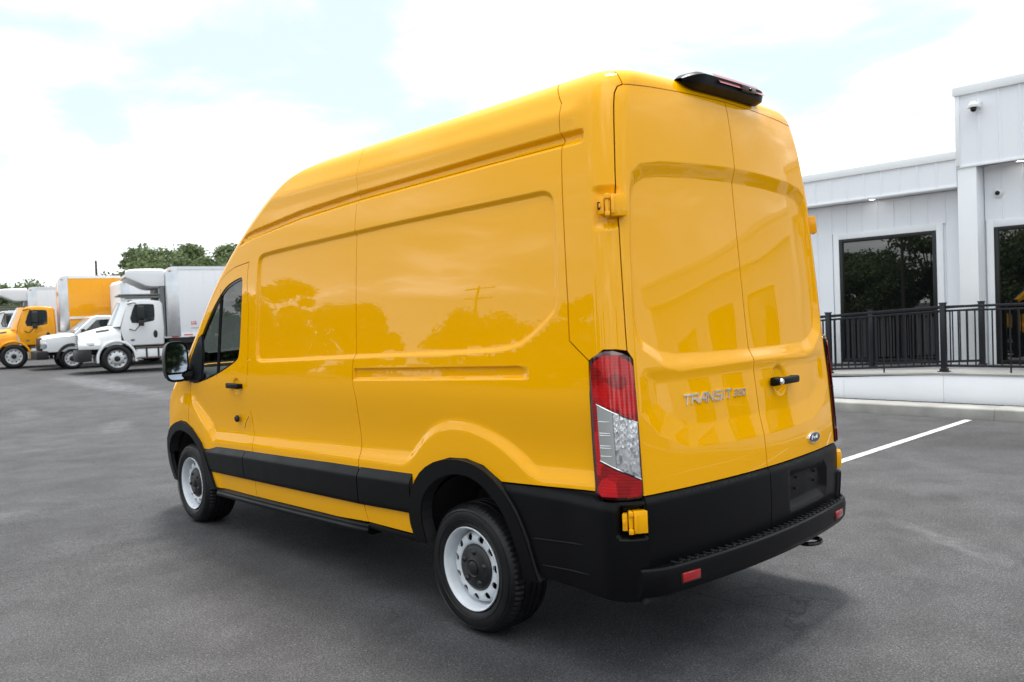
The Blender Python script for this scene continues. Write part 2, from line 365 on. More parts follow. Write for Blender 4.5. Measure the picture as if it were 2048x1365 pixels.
wins = [W1, W2, (-2.75, -1.05, .60, 2.84), (-7.4, -5.7, .60, 2.885), (-10.2, -8.5, .60, 2.885), (-13.0, -11.3, .60, 2.885), (4.9, 6.6, .6, 2.885), (7.8, 9.5, .6, 2.885)]
TW = .11
def holes_for(y0, y1): return [(a-TW, b_+TW, z0-.02, z1+TW) for a, b_, z0, z1 in wins if b_ > y0 and a < y1]
# wings: wall, soffit, fascia, coping
for (y0, y1) in ((1.49, 11.5), (-15.0, -4.2)):
    wl_ = slab('wall', XW+.03, XW+.20, y0, y1, .0, 3.55, white); wl_['label'] = 'white vertical siding wall'
    k = [o for o in ()]
    siding(wl_, XW, y0+(.0 if y0 < 0 else .02), y1, .58, 3.52, .285, holes_for(y0, y1))
    fa = slab('fascia', XF+.03, XF+.12, y0, y1, 3.53, 4.0, white)
    siding(fa, XF, y0, y1, 3.56, 3.985, .30)
    slab('fascia_trim', XF-.022, XF+.03, y0, y1, 3.528, 3.562)
    slab('coping', XF-.035, XF+.22, y0, y1, 3.985, 4.115)
    slab('soffit', XF+.12, XW+.03, y0, y1, 3.54, 3.58, white)
    slab('roof', XF+.12, XW+9, y0, y1, 3.9, 3.98, mat('roof_membrane', (.5, .5, .5), .9))
# entrance block
Y0, Y1 = -4.2, 1.49
bk_ = slab('upper_wall', XF+.03, XF+.2, Y0, Y1, 3.84, 5.02, white); siding(bk_, XF, Y0+.02, Y1-.06, 3.86, 5.0, .30)
slab('corner_trim', XF-.024, XF+.03, Y1-.06, Y1+.004, 3.842, 5.0)
slab('block_trim', XF-.024, XF+.03, Y0, Y1, 3.826, 3.862); slab('coping', XF-.05, XF+.25, Y0-.03, Y1+.03, 5.0, 5.14)
slab('block_side', XF+.2, XW+6, Y1-.1, Y1, 3.9, 5.0, white); slab('block_side', XF+.2, XW+6, Y0, Y0+.1, 3.9, 5.0, white); slab('roof', XF+.2, XW+6, Y0+.1, Y1-.1, 4.85, 4.9)
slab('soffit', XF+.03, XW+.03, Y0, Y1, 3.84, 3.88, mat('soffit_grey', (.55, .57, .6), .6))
slab('column', XF-.002, XW+.02, 1.20, 1.485, .3, 3.838); slab('column', XF-.002, XW+.02, Y0, Y0+.29, .3, 3.838)
wl_ = slab('entrance_wall', XW+.03, XW+.2, Y0, Y1, 0, 3.86, white); siding(wl_, XW, Y0+.3, 1.19, .58, 3.84, .29, holes_for(Y0+.3, 1.19))
slab('foundation', XW+.01, XW+.25, -15, 11.5, -.1, .57, conc)
slab('end_wall', XW+.2, XW+9, 11.3, 11.5, 0, 3.9, white); slab('end_wall', XW+.2, XW+9, -15, -14.8, 0, 3.9, white); slab('back_wall', XW+9, XW+9.2, -15, 11.5, 0, 3.9, white)
# windows
frm = mat('window_frame', (.008, .009, .011), .35)
def bglass():
    Mm = bpy.data.materials.new('showroom_glass'); Mm.use_nodes = True; b = Mm.node_tree.nodes['Principled BSDF']
    b.inputs['Base Color'].default_value = (.004, .005, .005, 1); b.inputs['Roughness'].default_value = .004; b.inputs['Specular IOR Level'].default_value = 1.0; b.inputs['Coat Weight'].default_value = .6; b.inputs['Coat Roughness'].default_value = 0.0
    return Mm
bgl = bglass()
for (a, b_, z0, z1) in wins:
    f = MB(); d0, d1 = -.030, .10; t = .065
    for (p, q, r0, r1) in ((a, a+t, z0, z1), (b_-t, b_, z0, z1), (a+t, b_-t, z1-t, z1), (a+t, b_-t, z0, z0+t)): f.bb(d0, d1, p, q, r0, r1)
    fo = f.build('window', frm, bld, bevel=.004)
    pn = MB(); pn.bb(.008, .022, a+t-.005, b_-t+.005, z0+t-.005, z1-t+.005); pn.build('pane', bgl, fo)
    tr_ = MB(); 
    for (p, q, r0, r1) in ((a-TW, a, z0-.02, z1+TW), (b_, b_+TW, z0-.02, z1+TW), (a, b_, z1, z1+TW)): tr_.bb(-.024, .03, p+.001, q-.001, r0, r1)
    tr_.build('window_trim', white2, bld, bevel=.003)
# soffit lamps (lit in the photograph)
lampm = mat('downlight', (1, 1, 1), .5, emit=(1, .96, .9), estr=2.2)
for (x, y, z) in ((-.17, 2.96, 3.538), (-.17, 5.2, 3.538), (-.17, .62, 3.838), (-.17, -1.9, 3.838), (-.17, -6.6, 3.538), (-.17, -9.4, 3.538)):
    k = MB(); k.lathe([(0, -.004), (.052, -.004), (.058, .001)], (x, y, z), 'z', 20); d = k.build('downlight', lampm, bld)
    k = MB(); k.lathe([(.058, .0), (.060, -.010), (.075, -.006), (.078, .0)], (x, y, z), 'z', 20); k.build('downlight_ring', white2, d)
# security cameras
def dome_camera(loc, label, arm):
    c = empty('security_camera', loc); c.scale = (.85, .85, .85); tag(c, label, 'camera'); wm_ = mat('camera_white', (.78, .79, .8), .3)
    if arm:
        k = MB(); k.bb(-.06, 0, -.09, .06, -.03, .11); k.bb(-.20, -.05, -.05, .05, .02, .09); k.build('bracket', wm_, c, bevel=.015); ox, oz = -.17, -.0
    else: ox, oz = -.02, 0.0
    b_ = MB(); 
    if arm: b_.lathe([(0, .07), (.06, .06), (.095, .03), (.105, -.01), (.10, -.03), (.07, -.03)], (ox, 0, oz), 'z', 24)
    else: b_.lathe([(.0, -.075), (.045, -.07), (.082, -.04), (.098, .0), (.10, .03)], (ox+.02, 0, oz), 'x', 24)
    b_.build('housing', wm_, c)
    e = MB()
    if arm:
        e.add(*uvsphere((ox-.02, -.005, oz-.06), .055, 16, 10)); 
    else: e.add(*uvsphere((ox-.050, -.005, oz-.008), .044, 16, 10))
    e.build('lens', M['black_gloss'], c)
def uvsphere(c, r, nu=16, nv=10):
    vs = []; fs = []
    for j in range(nv+1):
        ph = PI*j/nv
        for i in range(nu): th = 2*PI*i/nu; vs.append((c[0]+r*math.sin(ph)*math.cos(th), c[1]+r*math.sin(ph)*math.sin(th), c[2]+r*math.cos(ph)))
    for j in range(nv):
        for i in range(nu): fs.append((j*nu+i, j*nu+(i+1) % nu, (j+1)*nu+(i+1) % nu, (j+1)*nu+i))
    return vs, fs
dome_camera((10.885, 1.17, 4.76), 'white bracket-mounted security camera high on the upper block', True)
dome_camera((11.235, .985, 3.39), 'small round white security camera under the soffit, beside the column', False)
# ---------------------------------------------------------------- van: base surface
# rounded-rectangle rings stacked in z; columns: z, half width, rear y, rear radius, front y, front radius
VROWS = np.array([
 (0.30, 0.955, 1.165, .11, 4.600, .30),
 (0.45, 0.982, 1.175, .115, 4.660, .32),
 (0.60, 0.995, 1.185, .12, 4.680, .34),
 (0.85, 1.000, 1.186, .12, 4.650, .36),
 (1.10, 0.998, 1.166, .12, 4.570, .36),
 (1.30, 0.992, 1.145, .12, 4.300, .34),
 (1.50, 0.981, 1.122, .12, 3.980, .27),
 (1.80, 0.966, 1.097, .12, 3.600, .24),
 (2.10, 0.947, 1.074, .12, 3.260, .26),
 (2.30, 0.930, 1.060, .125, 3.010, .30),
 (2.45, 0.911, 1.046, .13, 2.840, .36),
 (2.58, 0.891, 1.032, .135, 2.680, .42),
 (2.68, 0.868, 1.018, .14, 2.520, .46),
 (2.745, 0.838, 1.002, .145, 2.360, .46),
 (2.787, 0.795, 0.976, .15, 2.110, .42),
 (2.816, 0.730, 0.925, .16, 1.770, .36),
 (2.833, 0.640, 0.840, .16, 1.450, .30),
 (2.845, 0.480, 0.680, .15, 1.150, .25)])

def nspline(t, y):
    """natural cubic spline through (t, y[k]); returns evaluator"""
    n = len(t); h = np.diff(t); A = np.zeros((n, n)); B = np.zeros((n,) + y.shape[1:])
    A[0, 0] = A[-1, -1] = 1
    for i in range(1, n-1):
        A[i, i-1] = h[i-1]; A[i, i] = 2*(h[i-1]+h[i]); A[i, i+1] = h[i]
        B[i] = 3*((y[i+1]-y[i])/h[i] - (y[i]-y[i-1])/h[i-1])
    c = np.linalg.solve(A, B)
    hh = h[:, None] if y.ndim > 1 else h
    b = (y[1:]-y[:-1])/hh - hh*(2*c[:-1]+c[1:])/3
    d = (c[1:]-c[:-1])/(3*hh)
    def ev(x):
        x = np.asarray(x, float); i = np.clip(np.searchsorted(t, x)-1, 0, n-2); e = x-t[i]
        if y.ndim > 1: e = e[..., None]
        return y[i]+e*(b[i]+e*(c[i]+e*d[i]))
    return ev
_vt = np.concatenate([[0], np.cumsum(np.hypot(np.diff(VROWS[:, 0]), np.diff(VROWS[:, 1])))])
_vs = nspline(_vt, VROWS)
_vd = np.linspace(0, _vt[-1], 4000); _zd = _vs(_vd)[:, 0]
def v_of_z(z): return np.interp(z, _zd, _vd)
VMAX = _vt[-1]
U0, U1, CL, RL, UA, UB = -0.95, 3.9, 0.25, 0.85, -0.6, 1.0
def sst(a, b, x):
    t = np.clip((np.asarray(x, float)-a)/(b-a), 0, 1); return t*t*(3-2*t)
def base(u, v):
    """left half of the body: u runs from the rear centre line (-2.05) round the left side to the front centre line"""
    u = np.asarray(u, float); v = np.asarray(v, float)
    R = _vs(v); z, w, yr, r, yf, rf = [R[..., k] for k in range(6)]
    yb = -(yr-r); yg = yf-rf
    # side
    y = np.where(u < UA, UA+(u-UA)*(yb-UA)/(U0-UA), np.where(u > UB, UB+(u-UB)*(yg-UB)/(U1-UB), u))
    x = -w
    # rear corner and rear
    th = np.clip((U0-u)/CL, 0, 1)*math.pi/2
    t = np.clip((U0-CL-u)/RL, 0, 1)
    rc = u < U0
    y = np.where(rc, yb-r*np.sin(th), y); x = np.where(rc, -(w-r)-r*np.cos(th)+t*(w-r), x)
    # front corner and front
    th2 = np.clip((u-U1)/CL, 0, 1)*math.pi/2
    t2 = np.clip((u-U1-CL)/RL, 0, 1)
    fc = u > U1
    y = np.where(fc, yg+rf*np.sin(th2), y); x = np.where(fc, -(w-rf)-rf*np.cos(th2)+t2*(w-rf), x)
    bow = np.interp(z, [.5, .85, 1.5, 2.1, 2.7, 2.85], [.105, .10, .075, .062, .06, .03])
    y = y+bow*(x/w)**2*sst(-.35, -1.0, y)
    y = y-.13*(x/w)**2*sst(2.6, 4.4, y)
    x = x*(1-.035*sst(3.2, 4.6, y))
    return np.stack([x, y, z], -1)
U_REAR, U_FRONT = U0-CL-RL, U1+CL+RL
# ---------------------------------------------------------------- van: drawing the panels on the base surface
def u_of_y(y, z):
    R_ = _vs(v_of_z(z)); yr, r, yf, rf = R_[2], R_[3], R_[4], R_[5]; yb = -(yr-r); yg = yf-rf
    if y < UA: return UA+(y-UA)*(U0-UA)/(yb-UA)
    if y > UB: return UB+(y-UB)*(U1-UB)/(yg-UB)
    return y
def u_of_x(x, z):
    R_ = _vs(v_of_z(z)); w_, r = R_[1], R_[3]; x = -abs(x)
    if -x <= w_-r: return U0-CL-RL*(1+x/(w_-r))
    c = min(1, max(-1, (-x-(w_-r))/r)); return U0-CL*math.acos(c)/(PI/2)
def s_(y, z):
    """side-view point (y, z) -> (u, v); undoes the plan shifts of base() by iteration"""
    u = u_of_y(y, z); v = float(v_of_z(z))
    for _ in range(6):
        e = float(base(u, v)[1])-y
        u -= e*.9
    return (u, v)
def r_(x, z): return (u_of_x(x, z), float(v_of_z(z)))
def q_(u, z): return (u, float(v_of_z(z)))
def sd_poly(P, poly):
    """signed distance (negative inside) of points P (n,2) to polygon"""
    P = np.asarray(P, float); A = np.asarray(poly, float); B = np.roll(A, -1, 0); E_ = B-A; ee = (E_*E_).sum(1)+1e-12
    dy = np.where(B[:, 1] == A[:, 1], 1e-12, B[:, 1]-A[:, 1]); out = np.empty(len(P)); ch = max(64, 400000//len(A))
    for i in range(0, len(P), ch):
        X = P[i:i+ch, None, :]; q = X-A[None]; t = (q[..., 0]*E_[:, 0]+q[..., 1]*E_[:, 1])/ee
        np.clip(t, 0, 1, out=t)
        d = np.sqrt(((q[..., 0]-t*E_[:, 0])**2+(q[..., 1]-t*E_[:, 1])**2).min(1))
        c = (A[None, :, 1] > X[..., 1]) != (B[None, :, 1] > X[..., 1])
        xx = A[:, 0]+q[..., 1]/dy*E_[:, 0]
        ins = ((c & (X[..., 0] < xx)).sum(1) % 2) == 1
        out[i:i+ch] = np.where(ins, -d, d)
    return out
def sd_near(P, poly, far=.2):
    """the same, only worked out close to the polygon"""
    A = np.asarray(poly, float); lo = A.min(0)-.13; hi = A.max(0)+.13
    k = ((P > lo) & (P < hi)).all(1); out = np.full(len(P), far)
    if k.any(): out[k] = sd_poly(P[k], poly)
    return out
def inside(P, poly):
    P = np.asarray(P, float); A = np.asarray(poly, float); B = np.roll(A, -1, 0); dy = np.where(B[:, 1] == A[:, 1], 1e-12, B[:, 1]-A[:, 1])
    out = np.zeros(len(P), bool); ch = max(64, 600000//len(A))
    for i in range(0, len(P), ch):
        y = P[i:i+ch, 1][:, None]; c = (A[None, :, 1] > y) != (B[None, :, 1] > y)
        xx = A[:, 0]+(y-A[:, 1])/dy*(B[:, 0]-A[:, 0]); out[i:i+ch] = ((c & (P[i:i+ch, 0][:, None] < xx)).sum(1) % 2) == 1
    return out
def chaikin(pts, n=2, closed=True):
    P = [np.array(p, float) for p in pts]
    for _ in range(n):
        Q = []
        m_ = len(P)
        for i in range(m_ if closed else m_-1):
            a, b = P[i], P[(i+1) % m_]; Q += [a*.75+b*.25, a*.25+b*.75]
        P = Q if closed else [P[0]]+Q+[P[-1]]
    return [tuple(p) for p in P]

RECESS = chaikin([(2.392, 1.86), (2.383, 2.13), (2.36, 2.19), (2.25, 2.208), (1.06, 2.238), (.39, 2.25), (-.499, 2.257), (-.59, 2.259), (-.645, 2.235), (-.664, 2.17), (-.678, 1.94), (-.680, 1.73),
          (-.655, 1.676), (-.506, 1.574), (-.41, 1.528), (-.18, 1.50), (1.042, 1.466), (2.25, 1.424), (2.375, 1.424), (2.402, 1.47)], 1)
GROOVE = [(1.30, 1.385), (1.078, 1.391), (-.50, 1.431), (-.505, 1.366), (1.07, 1.314), (1.30, 1.31)]
GROOVE_IN = [(1.30, 1.381), (.96, 1.386), (-.43, 1.425), (-.44, 1.384), (.96, 1.337), (1.30, 1.33)]
BULGE = chaikin([(.60, .70), (.49, .85), (.27, 1.045), (.056, 1.085), (-.20, 1.045), (-.44, .925), (-.56, .80), (-.62, .5), (.6, .5)], 2)
FRONTB = [(4.9, 1.5), (3.95, 1.5), (3.60, 1.02), (3.30, .83), (3.22, .6), (4.9, .6)]
GZ = np.array([(-1.2, 2.474), (-.695, 2.472), (-.155, 2.466), (.404, 2.455), (1.056, 2.443), (1.759, 2.415), (2.486, 2.353), (3.0, 2.26)])
def gutter_z(y): return np.interp(y, GZ[:, 0], GZ[:, 1])
def belt_top(y): return np.interp(y, [-.914, -.286, .369, 1.033, 2.545, 3.408], [.879, .846, .827, .804, .759, .73])
def belt_bot(y): return np.interp(y, [.495, 1.01, 2.405, 3.236], [.576, .554, .525, .508])
RIN = [(0, 2.316), (.314, 2.312), (.60, 2.298), (.70, 2.285), (.765, 2.25), (.79, 2.19), (.822, 1.95), (.838, 1.70), (.832, 1.60), (.80, 1.545), (.70, 1.492), (.60, 1.474), (.36, 1.468), (0, 1.466)]
ROUT = [(0, 2.388), (.30, 2.382), (.60, 2.368), (.74, 2.345), (.80, 2.30), (.822, 2.22), (.848, 1.95), (.864, 1.68), (.862, 1.56), (.83, 1.50), (.70, 1.415), (.60, 1.388), (.386, 1.395), (0, 1.403)]
def sym(h): return [(-a, b) for a, b in h]+[(a, b) for a, b in h[::-1][1:-1]]
RIN = sym(RIN); ROUT = sym(ROUT)
LOWC = sym([(0, 1.46), (.86, 1.46), (.875, 1.22), (.78, 1.118), (.60, 1.04), (.3, 1.03), (0, 1.027)])

DISH = [0.0]
def disp(P, u):
    x, y, z = P[:, 0], P[:, 1], P[:, 2]; h = np.zeros(len(P))
    th = np.clip((U0-u)/CL, 0, 1)*PI/2
    ws = np.cos(th)**2; wr = np.sin(th)**2
    ws = np.where(u > U1, 0.0, ws); wr = np.where(u > 0, 0.0, wr)
    # ---- side
    k = (ws > .02) & (z < 2.75)
    if k.any():
        S = np.stack([y[k], z[k]], 1); g = np.zeros(len(S)); ys, zs = S[:, 0], S[:, 1]
        g -= .018*sst(.012, -.014, sd_near(S, RECESS))
        so, si = sd_near(S, GROOVE), sd_near(S, GROOVE_IN)
        t = np.clip(-so/(np.maximum(-so, 0)+np.maximum(si, 0)+1e-9), 0, 1)*(so < 0)
        g -= .019*sst(0, 1, t)*(ys < 1.064)
        # scoop between the arches, flaring out again above the rubbing strip
        zl = belt_top(ys)-.005; zt = 1.285+.015*(1-sst(-.9, 2.5, ys))
        tt = np.clip((zs-zl)/(zt-zl), 0, 1)
        A = sst(.02, .24, tt)*(1-sst(.30, 1.0, tt)*1.0)
        Mk = sst(0, .075, sd_near(S, BULGE))*sst(0, .09, sd_near(S, FRONTB))
        g -= .028*A*Mk
        # roof gutter
        dz = zs-gutter_z(ys)
        gm = sst(-.84, -.80, ys)*(1-sst(2.35, 2.9, ys))
        ch = sst(-.022, .004, dz)*.020+sst(.002, .008, dz)*.006
        ch *= 1-sst(.032, .050, dz)
        g -= ch*gm
        g += .010*np.exp(-((zs-2.60)/.055)**2)*sst(-.86, -.70, ys)*(1-sst(1.9, 2.8, ys))*sst(.045, .055, dz)
        g += .0005*(np.sin(4.3*ys+1.9*zs+.4)*np.sin(5.7*zs+1.1)+.6*np.sin(9.1*ys-3.3*zs)*np.sin(7.9*zs+.5))
        # door handle dish
        d = np.hypot((ys-2.745), (zs-1.226))
        g -= .014*sst(.066, .040, d)
        # fender bulge over the front wheel
        d = np.hypot((ys-3.75)/.62, (zs-.36)/.72)
        g += .016*sst(1.12, .85, d)*(ys > 3.0)
        h[k] += g*ws[k]
    # ---- hinge pocket on the corner
    hp = sst(2.035, 2.075, z)*(1-sst(2.205, 2.245, z))*sst(-.955, -1.02, u)*sst(-1.135, -1.10, u)
    h -= .018*hp
    # ---- rear doors
    k = wr > .02
    if k.any():
        S = np.stack([x[k], z[k]], 1); g = np.zeros(len(S)); xs, zs = S[:, 0], S[:, 1]
        so, si = sd_near(S, ROUT), sd_near(S, RIN)
        t = np.where(si < 0, 1.0, np.where(so > 0, 0.0, -so/(-so+si+1e-9)))
        t = np.clip(t, 0, 1); t = t*.72+.28*sst(0, 1, t)
        g -= .026*t
        lc = sd_near(S, LOWC)
        g -= .013*np.clip(-lc/.11, 0, 1)*(1-sst(1.36, 1.43, zs))
        g -= .013*sst(1.36, 1.43, zs)*sst(0, -.02, so)*0
        d = np.hypot(np.abs(xs)-.248, zs-1.285)
        g -= DISH[0]*sst(.085, .055, d)
        g += .0006*(np.sin(6.3*xs+3.1*zs+.7)*np.sin(5.1*zs+.4)+.6*np.sin(11*xs-4*zs)*np.sin(8.3*zs))
        h[k] += g*wr[k]
    return h

def surf(u, v, off=0.0, feats=True, extra=None):
    """displaced points and unit normals"""
    e = .0015
    def f(uu, vv):
        B = base(uu, vv); Pu = base(uu+e, vv)-base(uu-e, vv); Pv = base(uu, vv+e)-base(uu, vv-e)
        n = np.cross(Pu, Pv); n /= np.linalg.norm(n, axis=1, keepdims=True)+1e-12
        hh = np.full(len(B), off)
        if feats: hh = hh+disp(B, uu)
        if extra is not None: hh = hh+extra(B, uu)
        return B+n*hh[:, None], n
    sgn = 1.0
    P0, n0 = f(u, v)
    c = (n0*(P0-np.array([0, 1.6, 1.4]))).sum(1)
    if np.median(c) < 0: sgn = -1.0
    if sgn < 0:
        f0 = f
        def f(uu, vv):
            B = base(uu, vv); Pu = base(uu+e, vv)-base(uu-e, vv); Pv = base(uu, vv+e)-base(uu, vv-e)
            n = -np.cross(Pu, Pv); n /= np.linalg.norm(n, axis=1, keepdims=True)+1e-12
            hh = np.full(len(B), off)
            if feats: hh = hh+disp(B, uu)
            if extra is not None: hh = hh+extra(B, uu)
            return B+n*hh[:, None], n
        P0, n0 = f(u, v)
    e2 = .0035
    nn = np.cross(f(u+e2, v)[0]-f(u-e2, v)[0], f(u, v+e2)[0]-f(u, v-e2)[0])*sgn
    nn /= np.linalg.norm(nn, axis=1, keepdims=True)+1e-12
    return P0, nn

def densify(poly, step):
    out = []; n = len(poly)
    for i in range(n):
        a = np.array(poly[i], float); b = np.array(poly[(i+1) % n], float); k = max(1, int(math.ceil(np.hypot(*(b-a))/step)))
        for j in range(k): out.append(a+(b-a)*j/k)
    return np.array(out)
def inset(poly, d):
    P = np.array(poly, float); n = len(P)
    ar = sum(P[i][0]*P[(i+1) % n][1]-P[(i+1) % n][0]*P[i][1] for i in range(n))
    s = 1 if ar > 0 else -1; out = []
    for i in range(n):
        a, b, c = P[i-1], P[i], P[(i+1) % n]
        e1 = b-a; e2 = c-b; e1 = e1/(np.hypot(*e1)+1e-12); e2 = e2/(np.hypot(*e2)+1e-12)
        n1 = np.array([-e1[1], e1[0]])*s; n2 = np.array([-e2[1], e2[0]])*s
        q = n1+n2; l = q@q
        q = q*(2/l) if l > .4 else n1
        out.append(b+q*d)
    return out
def triangulate(outer, holes, pts):
    """constrained Delaunay of boundary loops + free points; returns verts, tris, number of loop verts"""
    V = []; E = []; loops = []
    for lp in [outer]+list(holes):
        o = len(V); V += [tuple(p) for p in lp]; n = len(lp); E += [(o+i, o+(i+1) % n) for i in range(n)]; loops.append((o, n))
    V += [tuple(p) for p in pts]
    ov, oe, of, vi, ei, fi = delaunay_2d_cdt([Vector(p) for p in V], E, [], 0, 1e-6)
    ov = np.array([tuple(p) for p in ov]); F = np.array([f for f in of if len(f) == 3])
    c = ov[F].mean(1); k = inside(c, outer)
    for h in holes: k &= ~inside(c, h)
    F = F[k]
    mp = {}
    for i, src in enumerate(vi):
        for q in src: mp[q] = i
    return ov, F, [[mp[o+i] for i in range(n)] for o, n in loops]

def s_arr(S):
    S = np.asarray(S, float); y, z = S[:, 0], S[:, 1]; v = v_of_z(z); R_ = _vs(v); yb = -(R_[:, 2]-R_[:, 3]); yg = R_[:, 4]-R_[:, 5]
    u = np.where(y < UA, UA+(y-UA)*(U0-UA)/(yb-UA), np.where(y > UB, UB+(y-UB)*(U1-UB)/(yg-UB), y))
    for _ in range(6): u = u-.9*(base(u, v)[:, 1]-y)
    return np.stack([u, v], 1)
def r_arr(S):
    S = np.asarray(S, float); S = S[S[:, 0] <= .0]; x, z = S[:, 0], S[:, 1]; v = v_of_z(z); R_ = _vs(v); w_, r = R_[:, 1], R_[:, 3]
    u = np.where(-x <= w_-r, U0-CL-RL*(1+x/(w_-r)), U0-CL*np.arccos(np.clip((-x-(w_-r))/r, -1, 1))/(PI/2))
    return np.stack([u, v], 1)
def _feature_points():
    st = .0105; S = []; Rr = []
    for d in (-.013, -.006, .0, .007, .015): S.append(densify(inset(RECESS, d), st))
    for pl in (GROOVE, GROOVE_IN):
        for d in (-.003, .003): S.append(densify(inset(pl, d), st))
    for d in (-.075, -.05, -.025, 0): S.append(densify(inset(BULGE, d), st*1.6))
    ys = np.arange(-.85, 2.75, st)
    for dz in (-.026, -.018, -.009, -.002, .003, .009, .031, .037, .044, .051, .058): S.append(np.stack([ys, gutter_z(ys)+dz], 1))
    ys = np.arange(-.9, 3.5, st*1.5)
    for t in (0.0, .06, .12, .18, .25, .30):
        zl = belt_top(ys)-.005; zt = 1.285+.015*(1-sst(-.9, 2.5, ys)); S.append(np.stack([ys, zl+t*(zt-zl)], 1))
    cc = lambda x, z, r: np.array([(x+r*math.cos(a), z+r*math.sin(a)) for a in np.linspace(0, 2*PI, max(8, int(2*PI*r/st)), endpoint=False)])
    for r in (.038, .046, .053, .060, .068): S.append(cc(2.745, 1.226, r))
    for r in (.053, .062, .070, .078, .087): Rr.append(cc(-.248, 1.285, r))
    for pl in (ROUT, RIN):
        for d in (-.004, .004): Rr.append(densify(inset(pl, d), st))
    for d in (-.004, .004): Rr.append(densify(inset(LOWC, d), st))
    return np.concatenate([s_arr(np.concatenate(S)), r_arr(np.concatenate(Rr))])
def panel(name, outer, material, parent, holes=(), off=0.0, feats=True, gap=.0034, skirt=.03, extra=None, fine=.013, levels=3, mirror=False, thr=.00012):
    """one body panel as its own mesh: outline in (u, v), real surface, folded edge"""
    o2 = inset(outer, gap) if gap else [np.array(p) for p in outer]
    h2 = [inset(h, -gap) if gap else h for h in holes]
    ob = densify(o2, fine*1.3); hb = [densify(h, fine*1.3) for h in h2]
    lo, hi = ob.min(0), ob.max(0); big = fine*2**(levels-1)
    nu = int((hi[0]-lo[0])/fine)+1; nv = int((hi[1]-lo[1])/fine)+1
    I, J = np.meshgrid(np.arange(nu), np.arange(nv), indexing='ij')
    G = np.stack([lo[0]+(I+.5)*fine, lo[1]+(J+.5)*fine], -1)
    H = np.zeros((nu, nv))
    B = base(G[..., 0], G[..., 1])
    if feats or extra is not None:
        fb = B.reshape(-1, 3); fu = G[..., 0].reshape(-1)
        hh = np.zeros(len(fb))
        if feats: hh += disp(fb, fu)
        if extra is not None: hh += extra(fb, fu)
        H = hh.reshape(nu, nv)
    def lap(A):
        q = np.zeros_like(A)
        if nu > 2 and nv > 2:
            q[1:-1, :] += np.abs(A[2:, :]-2*A[1:-1, :]+A[:-2, :]); q[:, 1:-1] += np.abs(A[:, 2:]-2*A[:, 1:-1]+A[:, :-2])
        return q
    cu = lap(H)+1.0*(lap(B[..., 0])+lap(B[..., 1]))
    keep = np.zeros((nu, nv), bool)
    for l in range(levels):
        s = 2**l; on = (I % s == 0) & (J % s == 0)
        if l == 0: keep |= (cu > thr*3)
        elif l < levels-1:
            d = cu.copy()
            for _ in range(2):
                e = d.copy(); e[1:] = np.maximum(e[1:], d[:-1]); e[:-1] = np.maximum(e[:-1], d[1:]); e[:, 1:] = np.maximum(e[:, 1:], d[:, :-1]); e[:, :-1] = np.maximum(e[:, :-1], d[:, 1:]); d = e
            keep |= on & (d > thr)
        else: keep |= on
    pts = G[keep]
    if feats:
        if 'FEATP' not in globals(): globals()['FEATP'] = _feature_points()
        fp = FEATP[((FEATP > lo) & (FEATP < hi)).all(1)]
        # thin out duplicates, then clear grid points beside them
        q = np.round(fp/.0045).astype(int); _, ix = np.unique(q, axis=0, return_index=True); fp = fp[ix]
        cells = set()
        for a_, b_ in np.floor(fp/.008).astype(int): cells.add((a_, b_))
        kk = np.array([(a_, b_) not in cells for a_, b_ in np.floor(pts/.008).astype(int)], bool)
        pts = np.concatenate([pts[kk], fp])
    sd = sd_poly(pts, ob); k = sd < -fine*.55
    for h in hb: k &= sd_poly(pts, h) > fine*.55
    pts = pts[k]
    ov, F, loops = triangulate(ob, hb, pts)
    P, nn = surf(ov[:, 0].copy(), ov[:, 1].copy(), off, feats, extra)
    # orientation
    a, b, c = P[F[:, 0]], P[F[:, 1]], P[F[:, 2]]
    fn = np.cross(b-a, c-a); flip = (fn*nn[F[:, 0]]).sum(1) < 0
    F[flip] = F[flip][:, ::-1]
    verts = [tuple(p) for p in P]; faces = [tuple(map(int, f)) for f in F]; ln = [tuple(nn[i]) for f in faces for i in f]
    darkf = []
    if skirt:
        for li, lp in enumerate(loops):
            n = len(lp); o = len(verts)
            # a rolled edge: first ring turns over, second goes straight in
            k1 = min(.007, skirt*.5); verts += [tuple(P[i]) for i in lp]; verts += [tuple(P[i]-nn[i]*k1) for i in lp]; verts += [tuple(P[i]-nn[i]*skirt) for i in lp]
            lp_ = np.array(lp); lq = np.roll(lp_, -1); A_ = ov[lp_]; B_ = ov[lq]; mid = (A_+B_)/2; t = B_-A_; t = t/(np.hypot(t[:, 0], t[:, 1])[:, None]+1e-12)
            nrm = np.stack([-t[:, 1], t[:, 0]], 1); tst = mid+nrm*.0006; inn = inside(tst, ob)
            for h in hb: inn &= ~inside(tst, h)
            dirn = np.where(inn[:, None], -nrm, nrm)
            w3 = base(mid[:, 0]+dirn[:, 0]*.002, mid[:, 1]+dirn[:, 1]*.002)-base(mid[:, 0], mid[:, 1])
            FN = np.cross(P[lq]-P[lp_], -nn[lp_]); ln_ = np.linalg.norm(FN, axis=1); FN /= ln_[:, None]+1e-12
            fl_ = (FN*w3).sum(1) < 0
            for i in range(n):
                if ln_[i] < 1e-12: continue
                j = (i+1) % n; f_n = -FN[i] if fl_[i] else FN[i]
                for a0 in (0, n):
                    q = [o+a0+i, o+a0+j, o+a0+n+j, o+a0+n+i]
                    if fl_[i]: q = q[::-1]
                    faces.append(tuple(q)); ln += [tuple(f_n)]*4
                    if a0: darkf.append(len(faces)-1)
